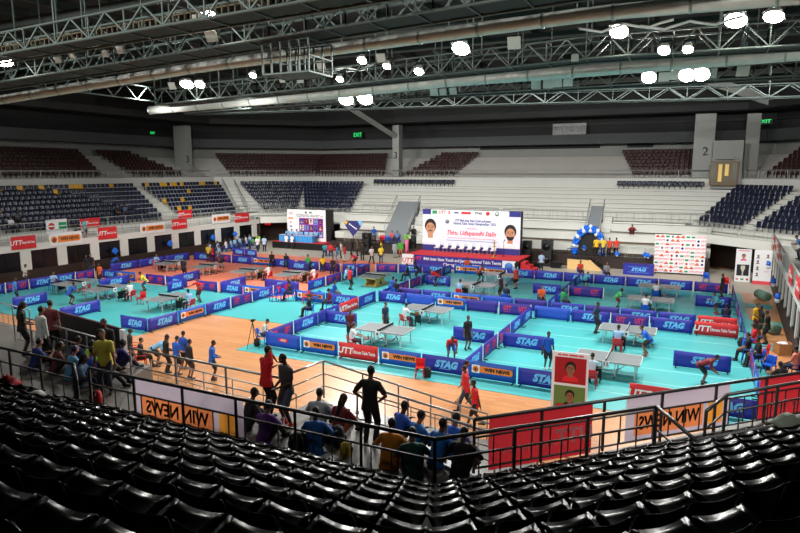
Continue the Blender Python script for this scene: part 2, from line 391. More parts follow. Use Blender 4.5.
# ---------------------------------------------------------------- stadium seats
def shell_surface(mb, prof, w, thick, curve, round_top=.0, nx=9):
    n = len(prof); vs = []
    for side in (0, 1):
        for i, (y, z) in enumerate(prof):
            a = prof[max(i - 1, 0)]; c = prof[min(i + 1, n - 1)]
            d = Vector((c[0] - a[0], c[1] - a[1])).normalized(); nrm = Vector((d.y, -d.x))
            ww = w * (1 - round_top * (i / (n - 1)) ** 4)
            for j in range(nx):
                t = 2 * j / (nx - 1) - 1
                off = curve * t * t - side * thick
                vs.append((t * ww / 2, y + nrm.x * off, z + nrm.y * off - (round_top * .16 * abs(t) ** 4 if i == n - 1 else 0)))
    f = []; m = n * nx
    for i in range(n - 1):
        for j in range(nx - 1):
            p = i * nx + j
            f.append((p, p + 1, p + nx + 1, p + nx)); f.append((m + p, m + p + nx, m + p + nx + 1, m + p + 1))
    for j in range(nx - 1):
        f.append((j, m + j, m + j + 1, j + 1)); p = (n - 1) * nx + j; f.append((p, p + 1, m + p + 1, m + p))
    for i in range(n - 1):
        p = i * nx; f.append((p, p + nx, m + p + nx, m + p)); p += nx - 1; f.append((p, m + p, m + p + nx, p + nx))
    return mb.add(vs, f, True)
BACKP = [(-.185, .40), (-.205, .48), (-.225, .58), (-.25, .70), (-.275, .79), (-.30, .825)]
PANP = [(.215, .385), (.20, .42), (.12, .425), (0, .405), (-.10, .40), (-.165, .42)]
NBACK = [(-.20, .33), (-.222, .42), (-.24, .50), (-.264, .61), (-.289, .70), (-.314, .735)]
NPAN = [(.235, .43), (.225, .46), (.15, .445), (.04, .42), (-.08, .412), (-.17, .43), (-.225, .49)]
back_me = shell_surface(MB(), NBACK, .48, .018, .04, .10).mesh('backrest'); back_me.materials.append(BSEAT)
pan_me = shell_surface(MB(), NPAN, .455, .016, .03, -.02).mesh('seat_pan'); pan_me.materials.append(BSEAT)
pb = MB(); pb.box((0, -.02, .2), (.06, .1, .4)); pb.box((0, -.02, .012), (.16, .2, .024)); pb.box((0, -.04, .398), (.3, .22, .025)); pb.beam((0, -.12, .39), (0, -.215, .47), .2, .02)
ped_me = pb.mesh('pedestal'); ped_me.materials.append(BSEATP)
for me in (back_me, pan_me): me.update()
proto = None
def black_seat(loc, rz, label, group):
    global proto
    if proto is None:
        proto = empty('bucket_seat', (0, 0, 0)); link('backrest', back_me, proto); link('seat_pan', pan_me, proto); link('pedestal', ped_me, proto); o = proto
    else: o = copy_tree(proto)
    o.location = loc; o.rotation_euler = (0, 0, rz); tag(o, label, 'seat', group)
ROW, RISE, Z0 = .85, .41, 3.10
# concrete steps of the near stand
NEAR = M('near_stand_concrete', (26, 25, 25), .85)
b = MB()
def fold(d): return Vector((-3.9 + .414 * d, 9.3 - d, 0))
c45 = math.sqrt(.5)
for i in range(12):
    d0, d1 = .15 + ROW * i, .15 + ROW * (i + 1); z = Z0 + RISE * i
    if i == 0: d0 = 0
    a, c = fold(d0), fold(d1)
    b.prism([(-30, a.y), (-30, c.y), (c.x, c.y), (a.x, a.y)], 0, z)
    b.prism([(a.x, a.y), (c.x, c.y), (c.x + 14 * c45, c.y + 14 * c45), (a.x + 14 * c45, a.y + 14 * c45)], 0, z)
struct(b, 'stand_near', NEAR)
def aisle_gap(i): return .55
cnt = 0
for i in range(10):
    d = .15 + ROW * i + .42; z = Z0 + RISE * i; f = fold(d); n = 0
    for j in range(60):
        u = f.x - .34 - .51 * j
        if -13.9 < u < -12.9: continue
        p = Vector((u, f.y, z))
        if seen(p + Vector((0, -.25, .8)), 45) or seen(p + Vector((0, .2, .45)), 20):
            n += 1
            black_seat(p, random.uniform(-.02, .02), 'black plastic seat, %s from corner aisle, %s row behind left rail' % (nth(j + 1), nth(i + 1)), 'black seats in the left foreground block'); cnt += 1
    for j in range(40):
        s = .27 + .51 * j
        p = Vector((f.x + s * c45, f.y + s * c45, z))
        if seen(p + Vector((.2, -.2, .8)), 45) and i < 9:
            black_seat(p, R(45) + random.uniform(-.02, .02), 'black plastic seat, %s from corner aisle, %s row behind right rail' % (nth(j + 1), nth(i + 1)), 'black seats in the right foreground block'); cnt += 1
print('near seats', cnt)
# far seats: one shared mesh per colour, shell with rear post
fb = MB(); fb.mat(0); shell_surface(fb, BACKP, .47, .03, .04, .08, 5); fb.mat(1); shell_surface(fb, PANP, .45, .03, .03, 0, 5)
fb.mat(2); fb.box((0, -.02, .19), (.07, .1, .38)); fb.box((0, -.1, .37), (.3, .2, .03))
far_me = fb.mesh('stadium_seat'); far_me.materials.append(NAVY); far_me.materials.append(NAVY); far_me.materials.append(DKMET)
GLEAMPAN = M('pan_reflection_grey', (196, 200, 206), .3)  # navy pans coloured pale for the court light they reflect
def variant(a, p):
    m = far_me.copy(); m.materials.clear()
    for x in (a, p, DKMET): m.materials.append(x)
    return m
SEAT = {'navy': variant(NAVY, NAVY), 'pale': variant(NAVY, GLEAMPAN), 'yellow': variant(YELLOW, YELLOW), 'maroon': variant(MAROON, MAROON)}
FACE = {0: R(-90), 1: R(-135), 2: R(180), 3: R(135), 4: R(90)}
slots = []   # (kind, loc, rz, description)
def seat_rows(kind, rows, seg, lo, hi, zfun, dfun, where, pitch=.52):
    """lo/hi: (value at first row, value at last row) of the coordinate that runs along the row"""
    nr = len(rows)
    for a, i in enumerate(rows):
        t = a / max(1, nr - 1); x0 = lo[0] + (lo[1] - lo[0]) * t; x1 = hi[0] + (hi[1] - hi[0]) * t
        d = dfun(i); z = zfun(i); n = int(abs(x1 - x0) / pitch)
        for j in range(n):
            x = x0 + (x1 - x0) * (j + .5) / n
            if seg == 0: p = Vector((-48 - d, x, z))
            elif seg == 2: p = Vector((x, 62.5 + d, z))
            else:
                A, B = ring(d)[seg], ring(d)[seg + 1]; q = Vector((B[0] - A[0], B[1] - A[1], 0)).normalized(); p = Vector((A[0], A[1], z)) + q * x
            if not seen(p + Vector((0, 0, .6)), 6): continue
            k = kind
            slots.append((k, p, FACE[seg] + random.uniform(-.05, .05), '%s from left in %s row, %s' % (nth(j + 1), nth(i + 1), where), i, where))
LZ, LD = (lambda i: 3.65 + .43 * i), (lambda i: 3.45 + .9 * i)
UZ, UD = (lambda i: 8.15 + .42 * i), (lambda i: 13.6 + i)
vv = lambda px, py, u: at_u(px, py, u).y
uu = lambda px, py, v: at_v(px, py, v).x
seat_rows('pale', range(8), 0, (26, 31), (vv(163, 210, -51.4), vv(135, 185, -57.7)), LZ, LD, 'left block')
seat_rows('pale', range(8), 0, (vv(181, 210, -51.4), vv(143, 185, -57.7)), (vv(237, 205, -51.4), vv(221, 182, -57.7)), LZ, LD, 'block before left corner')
def seglen(seg, d): a = ring(d); return (Vector(a[seg]) - Vector(a[seg + 1])).length
seat_rows('navy', range(8), 1, (2.2, 2.6), (seglen(1, 3.4) - .5, seglen(1, 9.7) - .8), LZ, LD, 'block left above photo screen')
seat_rows('navy', range(8), 2, (uu(304, 205, 66), uu(301, 180, 72)), (uu(350, 205, 66), uu(362, 180, 72)), LZ, LD, 'block right above photo screen')
seat_rows('navy', [7], 2, (uu(370, 180, 72.5),) * 2, (uu(452, 180, 72.5),) * 2, lambda i: 6.92, lambda i: 10.75, 'lone row left of centre')
seat_rows('navy', [7], 2, (uu(616, 180, 72.5),) * 2, (uu(705, 180, 72.5),) * 2, lambda i: 6.92, lambda i: 10.75, 'lone row right of centre')
seat_rows('navy', range(8), 3, (-.6, .2), (4.6, 6.6), LZ, LD, 'right corner block')
seat_rows('navy', range(8), 3, (5.8, 8.2), (12, 16), LZ, LD, 'right edge block')
seat_rows('maroon', range(7), 0, (30, 34), (vv(101, 172, -61.6), vv(80, 150, -67.6)), UZ, UD, 'upper left block')
seat_rows('maroon', range(7), 0, (vv(132, 172, -61.6), vv(97, 150, -67.6)), (vv(182, 172, -61.6), vv(132, 150, -67.6)), UZ, UD, 'upper block by left column')
seat_rows('maroon', range(7), 1, (3.0, 4.0), (seglen(1, 13.6) - .6, seglen(1, 19.6) - .4), UZ, UD, 'upper left corner block')
seat_rows('maroon', range(7), 2, (uu(314, 168, 76), uu(296, 150, 82)), (uu(384, 168, 76), uu(386, 150, 82)), UZ, UD, 'upper block before middle column')
seat_rows('maroon', range(7), 2, (uu(406, 168, 76), uu(440, 148, 82)), (uu(455, 168, 76), uu(478, 148, 82)), UZ, UD, 'upper block beyond middle column')
seat_rows('maroon', range(7), 2, (uu(632, 168, 76), uu(622, 150, 82)), (uu(694, 168, 76), uu(696, 150, 82)), UZ, UD, 'upper block before right column')
seat_rows('maroon', range(7), 3, (2.0, 3.0), (11, 14), UZ, UD, 'upper right edge block')
YSET = set()
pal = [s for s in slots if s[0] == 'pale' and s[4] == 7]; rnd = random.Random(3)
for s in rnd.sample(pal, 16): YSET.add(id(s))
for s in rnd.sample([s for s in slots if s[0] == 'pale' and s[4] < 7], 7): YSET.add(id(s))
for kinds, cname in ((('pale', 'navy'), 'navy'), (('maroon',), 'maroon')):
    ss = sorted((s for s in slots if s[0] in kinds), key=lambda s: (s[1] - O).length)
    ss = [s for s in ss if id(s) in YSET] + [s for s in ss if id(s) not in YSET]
    rest = MB()
    for n, s in enumerate(ss):
        y = id(s) in YSET
        if n < 300:
            link(cname + '_seat', SEAT['yellow' if y else s[0]], None, s[1], s[2], label='%s plastic seat, %s' % ('yellow' if y else cname, s[3]), cat='seat',
                 group='%s seats in the %s' % ('yellow' if y else cname, s[5]))
        else:
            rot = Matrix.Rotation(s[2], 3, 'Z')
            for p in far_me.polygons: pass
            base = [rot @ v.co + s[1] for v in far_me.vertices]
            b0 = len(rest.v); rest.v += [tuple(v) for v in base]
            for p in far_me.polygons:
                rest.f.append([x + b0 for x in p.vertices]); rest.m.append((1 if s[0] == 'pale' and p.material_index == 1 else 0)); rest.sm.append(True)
    print(cname, len(ss))
    if rest.v:
        rest.build('distant_%s_seats' % cname, [NAVY, GLEAMPAN] if cname == 'navy' else [MAROON, MAROON], kind='stuff',
                   label='remaining rows of distant %s plastic seats around the arena' % cname, cat='seats')
# ---------------------------------------------------------------- near deck, stairs down to the floor
DECK = M('deck_terrazzo', (104, 98, 92), .5, noise=.12, scale=3)
DZ = 3.0
SA, SB = Vector((-8.5, 12.7, 0)), Vector((-3.7, 10.3, 0)); sw = (SB - SA).normalized(); sd = Vector((-sw.y, sw.x, 0))
b = MB()
b.prism([(-26, 9.3), (-3.9, 9.3), (SB.x, SB.y), (SA.x, SA.y), (-8.65, 11.4), (-14.2, 11.6), (-14.6, 12.7), (-26, 14.3)], 0, DZ)
b.prism([(-3.9, 9.3), (10, 23.2), (9.2, 24.2), (SB.x, SB.y)], 0, DZ)
struct(b, 'deck_slab', DECK)
b = MB(); W = (SB - SA).length
for i in range(16):
    a0 = SA + sd * (.38 * i); z = DZ - .1765 * (i + 1)
    a1 = a0 + sd * .38
    b.prism([tuple((a0)[:2]), tuple((a0 + sw * W)[:2]), tuple((a1 + sw * W)[:2]), tuple(a1[:2])], 0, z)
struct(b, 'deck_stairs', M('stair_granite', (112, 110, 108), .35, noise=.25, scale=9))
# rails with flat dark tops facing the seats
def near_rail(label, pts, h=1.15, m=RAILD, post=1.55, bal=.42, mids=(.08, .66), r=.028):
    return railing(label, pts, h, post, bal, m, r, mids)
near_rail('dark steel rail in front of the left black seats', [(-12.9, 9.4, DZ), (-3.9, 9.4, DZ)])
near_rail('dark steel rail beside the opening at the far left of the black seats', [(-17.5, 9.55, DZ), (-13.55, 9.45, DZ)])
near_rail('short sloping dark rail at the left stair opening', [(-13.5, 9.45, DZ), (-12.95, 9.1, DZ - .35)], post=.6, bal=None)
near_rail('dark steel rail in front of the right black seats, running up to its bend', [(-3.9, 9.4, DZ), (-.5, 12.75, DZ)])
near_rail('sloping dark rail at the right stair opening', [(-.48, 12.75, DZ), (.25, 12.1, DZ - .3)], post=.8, bal=None, mids=(.6,))
near_rail('low dark rail continuing right above the right black seats', [(.25, 12.1, DZ - .3), (6, 17.9, DZ - .3)], h=1.15, mids=(.6,), bal=None)
near_rail('second dark rail rising behind the right black seats', [(.42, 13.2, DZ - .1), (.8, 14.1, DZ), (6, 19.7, DZ)])
far_rail = near_rail('dark deck edge rail carrying the reversed banners on the right', [(SB.x + .1, SB.y + .35, DZ), (7, 21.2, DZ)], h=1.1)
near_rail('steel rail along the front edge of the deck, left part', [(-14.0, 11.5, DZ), (-8.65, 11.3, DZ)], h=.95, m=RAILG, mids=(.45,), bal=None, r=.024)
near_rail('steel landing rail running down the left side of the stairs', [(-8.6, 11.4, DZ), (-8.42, 12.75, DZ), tuple(SA + sd * 6.2)], h=1.0, m=RAILG, mids=(.33, .66), bal=None, post=1.5, r=.022)
near_rail('steel handrail in the middle of the stairs', [tuple(SA + sw * 1.9 + Vector((0, 0, DZ)) - sd * .1), tuple(SA + sw * 1.9 + sd * 5.9 + Vector((0, 0, .1)))], h=.95, m=RAILG, mids=(.1, .8), bal=.42, post=1.5, r=.024)
near_rail('steel handrail on the right of the stairs', [tuple(SB - sw * .7 + Vector((0, 0, DZ)) + sd * .2), tuple(SB - sw * .7 + sd * 5.9 + Vector((0, 0, .1)))], h=.95, m=RAILG, mids=(.33, .66), bal=None, post=1.5, r=.022)
near_rail('steel crowd rail standing on the wood floor behind the blue shirted players', [(-20.2, 17.6, 0), (-12.4, 17.0, 0)], h=1.0, m=RAILG, mids=(.4,), bal=.4, post=1.5, r=.022)
near_rail('grey rail in front of the black partition on the left of the deck', [(-21, 12.6, DZ), (-15.2, 11.75, DZ)], h=.95, m=RAILG, mids=(.1, .6), bal=.4, post=1.3, r=.02)
near_rail('grey rail on the left deck edge by the standing men', [(-26, 13.9, DZ), (-21.2, 13.3, DZ)], h=.95, m=RAILG, mids=(.1, .6), bal=.4, post=1.3, r=.02)
r = empty('black_partition', (-18.1, 12.95, DZ), R(-9.9), 'black board partition with white end on the left deck edge', 'partition')
for k in range(3): MB().box((-1.75 + 1.72 * k, 0, .53), (1.7, .05, 1.06)).build('board_panel', BLACK, r)
MB().box((0, 0, 1.08), (5.2, .07, .05)).build('top_strip', M('maroon_strip', (66, 26, 46), .6), r)
MB().box((2.72, -.02, .53), (.22, .1, 1.1)).build('end_panel', PWHITE, r)
# ---------------------------------------------------------------- printed banners
def win_decals(parent, w, h, y, back=False, logo=True, x0=0):
    s = -1 if back else 1
    d = MB(); n = 10; a = h * .5; L = w * .40
    pl = [(L - a * .35, -a * .5), (L, -a * .3), (L, a * .3), (L - a * .35, a * .5), (-L, a * .5), (-L, -a * .5)]
    d.plate([(x * s + w * .05 * s, z) for x, z in (pl if not back else pl[::-1])], y, y - .004 * s)
    d.build('lettering_strip', ORANGE, parent)
    if logo:
        MB().box((-w * .36 * s, y - .003 * s, 0), (h * .62, .006, h * .62)).build('logo_patch', PWHITE, parent)
        MB().tube([(-w * .36 * s, y - .004 * s, 0), (-w * .36 * s, y - .010 * s, 0)], h * .24, 16).build('logo_disc', M('logo_amber', (214, 120, 30), .6), parent)
        MB().box((-w * .36 * s, y - .0125 * s, 0), (h * .16, .004, h * .2)).build('logo_mark', M('logo_maroon', (110, 30, 24), .6), parent)
    text(parent, 'WIN NEWS', h * .26, (w * .115) * s, 0, y - .008 * s, BLACKP, bold=.012, back=back, maxw=w * .56)
def utt_text(parent, h, x, z, y, mat, back=False, tail=None, tw=1):
    s = -1 if back else 1
    text(parent, 'UTT', h, x * s, z, y, mat, shear=.15, bold=.012, back=back, name='logo_lettering')
    if tail: text(parent, tail, h * .52, (x + h * 1.35 + tw / 2) * s, -h * .04 + z, y, mat, bold=.004, back=back, maxw=tw)
def red_banner(loc, rz, w, h, label, back_only=False, cat='banner', tilt=0):
    r = MB().box((0, 0, 0), (w, .02, h)).build('banner', UTTRED, loc=loc, rz=rz, label=label, cat=cat)
    if tilt: r.rotation_euler = (tilt, 0, rz)
    utt_text(r, h * .34, -w * .32, 0, -.014, PWHITE, tail='Ultimate Table Tennis', tw=w * .52)
    return r
def win_banner(loc, rz, w, h, label, base=PWHITE):
    r = MB().box((0, 0, 0), (w, .02, h)).build('banner', base, loc=loc, rz=rz, label=label, cat='banner')
    win_decals(r, w, h, -.011); return r
# banners on the left stand (front rail at u=-47.9, back rail at -50.6), facing the floor
def left_banner(kind, x0, x1, y0, y1, u, label):
    a, c = at_u(x0, (y0 + y1) / 2, u), at_u(x1, (y0 + y1) / 2, u); w = c.y - a.y
    zt, zb = at_u((x0 + x1) / 2, y0, u).z, at_u((x0 + x1) / 2, y1, u).z; h = zt - zb
    loc = (u, (a.y + c.y) / 2, (zt + zb) / 2)
    (red_banner if kind == 'r' else win_banner)(loc, R(90), w, h, label)
left_banner('r', 11, 36, 236, 249, -47.95, 'red banner with white lettering, leftmost on the left front rail')
left_banner('w', 49, 82, 232, 245, -47.95, 'white banner with orange strip between red banners on the left front rail')
left_banner('r', 98, 117, 227, 239, -47.95, 'red banner right of the white orange-strip banner on the left front rail')
left_banner('w', 140, 165, 223, 233, -47.95, 'white orange-strip banner in the middle of the left front rail')
left_banner('r', 172, 187, 219, 229, -47.95, 'red banner below another red banner on the left front rail')
left_banner('w', 212, 230, 214, 223, -47.95, 'white orange-strip banner nearest the left corner passage')
left_banner('r', 235, 249, 213, 222, -47.95, 'red banner nearest the left corner passage')
left_banner('r', 80, 100, 218, 228, -50.55, 'red banner on the rear rail above the white banner, left stand')
left_banner('r', 178, 192, 210, 219, -50.55, 'red banner on the rear rail, upper of two near the aisle')
a, c = at_u(46, 226, -50.55), at_u(67, 226, -50.55)
r = MB().box((0, 0, 0), (c.y - a.y, .03, 1.15)).build('sign_board', PWHITE, loc=(-50.55, (a.y + c.y) / 2, at_u(56, 226, -50.55).z), rz=R(90), label='white sign board with red globe and green block on the left stand', cat='sign')
MB().tube([(-.5, -.014, 0), (-.5, -.03, 0)], .3, 16).build('globe_mark', M('globe_red', (206, 62, 50), .6), r)
MB().box((-.5, -.033, 0), (.62, .004, .1)).build('globe_band', PWHITE, r)
for z in (-.17, .17): MB().box((.55, -.018, z), (.75, .006, .27)).build('green_block', GREENP, r)
# right gallery banners
def gal(v): return 4.1 + (v - 24) * 1.4 / 32
for n, (v, w, red) in enumerate(((53.6, 1.6, 1), (50.6, 1.6, 0), (47.9, 1.9, 1), (44.8, 1.9, 0), (37.4, 2.0, 1), (33.4, 1.9, 1))):
    f = red_banner if red else win_banner
    loc = (gal(v) - .09, v, 3.45)
    w0 = ('red', 'white orange-strip')[1 - red]
    f(loc, R(-92.5), w, .95, '%s banner on the right gallery rail, %s from the far corner' % (w0, nth(n + 1)))
# reversed banners on the near rails: printed on the court side, the print shows through
def thin(name, rgb, k=.6):
    m = M(name, rgb, .7); nt = m.node_tree; b = nt.nodes['Principled BSDF']; t = nt.nodes.new('ShaderNodeBsdfTranslucent'); x = nt.nodes.new('ShaderNodeMixShader')
    t.inputs['Color'].default_value = lin(rgb) + (1,); x.inputs[0].default_value = k
    nt.links.new(b.outputs[0], x.inputs[1]); nt.links.new(t.outputs[0], x.inputs[2]); nt.links.new(x.outputs[0], nt.nodes['Material Output'].inputs['Surface']); return m
THRU_R = thin('banner_back_red', (196, 48, 56), .5); THRU_W = thin('banner_back_white', (214, 198, 214), .45)
def sheet(xs, zs, pick):
    b = MB(); nx, nz = len(xs), len(zs)
    b.add([(x, 0, z) for x in xs for z in zs], [])
    for i in range(nx - 1):
        for j in range(nz - 1): b.f.append([i * nz + j, (i + 1) * nz + j, (i + 1) * nz + j + 1, i * nz + j + 1]); b.m.append(pick((xs[i] + xs[i + 1]) / 2, (zs[j] + zs[j + 1]) / 2)); b.sm.append(False)
    return b
THRU_O = thin('show_through_orange', (226, 132, 80)); THRU_Y = thin('show_through_yellow', (226, 150, 60)); FADE = thin('show_through_pale', (250, 220, 220), .5)
def thru_banner(p, q, h, kind, label, zc):
    """thin cloth hung on the rail: the court side print shows through reversed"""
    p, q = Vector(p), Vector(q); w = (q - p).length; rz = math.atan2(q.y - p.y, q.x - p.x)
    nm = Vector((-(q - p).y, (q - p).x, 0)).normalized() * .06
    loc = (p + q) / 2 + nm + Vector((0, 0, zc))
    if kind == 'r':
        r = sheet([-w / 2, w / 2], [-h / 2, h / 2], lambda x, z: 0).build('banner', THRU_R, loc=loc, rz=rz, label=label, cat='banner')
        o = text(r, 'UTT', h * .3, w * .33, -.12, -.006, FADE, shear=.1, bold=.01, name='logo_lettering'); o.scale.x = -1
        o = text(r, 'Ultimate Table Tennis', h * .12, -w * .1, -.2, -.006, FADE, maxw=w * .52); o.scale.x *= -1
    else:
        zs = [-h / 2, -h * .40, h * .14, h / 2]; xs = [-w / 2, -w * .42, w * .24, w * .29, w * .44, w / 2]
        pick = lambda x, z: 0 if not (-h * .40 < z < h * .14) else 1 if -w * .42 < x < w * .24 else 2 if w * .29 < x < w * .44 else 0
        r = sheet(xs, zs, pick).build('banner', [THRU_W, THRU_O, THRU_Y], loc=loc, rz=rz, label=label, cat='banner')
        for bk in (False, True):
            y = .006 if bk else -.006
            o = text(r, 'WIN NEWS', h * .3, -w * .09, -h * .13, y, BLACKP, bold=.008, maxw=w * .58); o.scale.x *= -1
    return r
thru_banner((-11.5, 9.4, 0), (-8.25, 9.4, 0), .98, 'w', 'white banner with reversed black lettering on orange hung on the left dark rail', 3.6)
def fr(t): a, c = Vector((SB.x + .1, SB.y + .35, 0)), Vector((7, 21.2, 0)); return a + (c - a).normalized() * t
thru_banner(fr(.35), fr(2.75), 1.12, 'r', 'red banner with reversed white lettering on the deck rail, left of the standee', 3.52)
thru_banner(fr(3.6), fr(6.45), .98, 'w', 'white banner with reversed orange strip on the deck rail, right foreground', 3.56)
thru_banner(fr(7.35), fr(10.6), .98, 'r', 'red banner hung on the deck rail at the right edge', 3.56)
# ---------------------------------------------------------------- roof, trusses, ducts, lamps
ROOF = M('roof_sheet', (30, 30, 29), .7, noise=.3, scale=.5)
b = MB(); b.box((-22, 48, 19.6), (130, 110, .2)); struct(b, 'ceiling', ROOF)
b = MB()
for k in range(24): b.box((-75 + k * 4.2, 48, 19.2), (.16, 100, .5))
for k in range(13): b.box((-22, 8 + k * 6.5, 18.7), (120, .2, .5))
struct(b, 'trim_7', M('purlin', (58, 64, 60), .6))
b = MB(); b.box((-22, -8, 9), (70, .3, 22)); b.box((28, 30, 9), (.3, 80, 22)); struct(b, 'wall_near', M('near_wall', (30, 30, 30), .9))
def zline(pix, v):
    pts = sorted((at_v(px, py, v) for px, py in pix), key=lambda p: p.x)
    def z(u):
        if u <= pts[0].x: a, c = pts[0], pts[1]
        elif u >= pts[-1].x: a, c = pts[-2], pts[-1]
        else:
            for a, c in zip(pts, pts[1:]):
                if a.x <= u <= c.x: break
        return a.z + (c.z - a.z) * (u - a.x) / (c.x - a.x)
    return z
def truss(v, pix, u0, u1, h, wdt, label, deck=True, bay=1.9, ladder=False):
    z = zline(pix, v); base = empty('roof_truss', (u0, v, 0), 0, label, 'truss')
    n = int((u1 - u0) / bay); us = [u0 + (u1 - u0) * i / n for i in range(n + 1)]
    L = lambda u, y, dz: (u - u0, y, z(u) + dz)
    for y in (0, wdt):
        for dz in (0, h):
            MB().tube([L(u, y, dz) for u in us], .055, 6).build('chord', TRUSS, base)
        w = MB()
        for i in range(n):
            a, c = us[i], us[i + 1]; m_ = (a + c) / 2
            w.beam(L(a, y, 0), L(m_, y, h), .06); w.beam(L(m_, y, h), L(c, y, 0), .06)
            w.beam(L(a, y, 0), L(a, y, h), .05)
        w.build('web_bracing', TRUSS, base)
    for i in range(n + 1):
        MB().beam(L(us[i], 0, 0), L(us[i], wdt, 0), .05).beam(L(us[i], wdt, 0), L(us[i], wdt, h), .05).beam(L(us[i], 0, h), L(us[i], wdt, h), .05).build('cross_bracing', TRUSS, base)
    if deck:
        d = MB()
        for i in range(n): d.beam(L(us[i], wdt / 2, .06), L(us[i + 1] - .05, wdt / 2, .06), wdt * .85, .04)
        d.build('catwalk_deck', M('catwalk_plank', (38, 42, 40), .8), base)
    if ladder:
        d = MB()
        for i in range(int((u1 - u0) / .3)):
            u = u0 + .3 * i; d.beam(L(u, wdt * .6, .15), L(u, wdt * .6, .55), .05, .05)
        d.beam(L(u0, wdt * .6, .15), L(u1, wdt * .6, .15), .05); d.beam(L(u0, wdt * .6, .55), L(u1, wdt * .6, .55), .05)
        d.build('cable_ladder', M('cable_ladder_rust', (88, 76, 54), .7), base)
    for i in range(0, n + 1, 3):
        for y in (0, wdt): MB().beam(L(us[i], y, h), (us[i] - u0, y, 18.6), .06).build('hanger', TRUSS, base)
    return z
zT1 = truss(17.2, [(22, 50), (200, 19)], -36, -8, .85, 1.3, 'nearest ceiling truss with cable ladder at top left', ladder=True)
zT2 = truss(20.6, [(5, 81), (200, 49), (400, 16)], -40, 2, .95, 1.6, 'long ceiling truss crossing the top left over the front courts')
zT4 = truss(31.4, [(200, 100), (395, 79), (600, 57), (800, 45)], -34, 8, 1.0, 1.4, 'ceiling truss crossing the whole picture above the middle courts')
zT5 = truss(40.2, [(200, 112), (425, 96), (600, 86), (800, 75)], -40, 10, .85, 1.2, 'farther ceiling truss above the back courts with a row of floodlights')
zT6 = truss(52, [(250, 112), (500, 104), (800, 96)], -52, 12, .9, 1.2, 'dim farthest ceiling truss in front of the ring beam', deck=False, bay=2.6)
def cross_truss(u, v0, v1, z, h, label):
    base = empty('roof_cross_truss', (u, v0, z), 0, label, 'truss'); n = int((v1 - v0) / 1.8)
    w = MB()
    for y in (0, h): MB().tube([(0, 0, y), (0, v1 - v0, y)], .05, 6).build('chord', TRUSS, base)
    for i in range(n):
        a = (v1 - v0) * i / n; c = (v1 - v0) * (i + 1) / n
        w.beam((0, a, 0), (0, (a + c) / 2, h), .05); w.beam((0, (a + c) / 2, h), (0, c, 0), .05)
    w.build('web_bracing', TRUSS, base)
cross_truss(-33.7, 22.4, 31.4, 13.5, .9, 'short truss linking the long trusses at left')
cross_truss(1.5, 33, 40.2, 14.6, 1.1, 'short truss linking two long trusses at right')
cross_truss(-14, 33, 40.2, 14.4, 1.1, 'short truss linking two long trusses in the middle')
def cage(x0, x1, y0, y1, v, dep, label):
    a, c = at_v(x0, y0, v), at_v(x1, y1, v); w, h = c.x - a.x, a.z - c.z
    base = empty('hanging_cage', ((a.x + c.x) / 2, v, c.z), 0, label, 'cage')
    f = MB()
    for y in (0, dep):
        for k in range(6): x = -w / 2 + w * k / 5; f.beam((x, y, 0), (x, y, h), .06)
        for k in range(3): f.beam((-w / 2, y, h * k / 2), (w / 2, y, h * k / 2), .05)
    for x in (-w / 2, w / 2):
        for k in range(3): f.beam((x, 0, h * k / 2), (x, dep, h * k / 2), .05)
    f.build('frame', TRUSS, base)
    MB().box((0, dep / 2, .02), (w, dep, .05)).build('cage_floor', M('cage_floor', (70, 76, 72), .7), base)
cage(262, 309, 43, 71, 21.0, 1.7, 'square steel service cage hanging under the long truss at upper left')
cage(392, 430, 79, 98, 40.0, 1.8, 'smaller steel service cage in the middle of the far truss')
def duct(v, pix, u0, u1, r, label):
    z = zline(pix, v); n = int((u1 - u0) / 1.2); us = [u0 + (u1 - u0) * i / n for i in range(n + 1)]
    base = empty('air_duct', (u0, v, 0), 0, label, 'duct')
    MB().tube([(u - u0, 0, z(u)) for u in us], [r * (1 + .03 * (i % 2)) for i in range(n + 1)], 12).build('foil_tube', DUCT, base)
    for u in us[::2]: MB().tube([(u - u0 - .05, 0, z(u)), (u - u0 + .05, 0, z(u))], r * 1.08, 12).build('collar', STEEL, base)
    for u in us[1::4]: MB().beam((u - u0, 0, z(u)), (u - u0, 0, 18.6), .04).build('hanger', TRUSS, base)
duct(23.4, [(0, 100), (200, 67), (400, 40), (600, 13), (800, -4)], -40, 3, .26, 'long silver foil air duct rising across the top of the hall')
duct(34.6, [(165, 109), (335, 94), (445, 82), (600, 70), (800, 54)], -38, 8, .3, 'farther silver foil air duct above the middle courts')
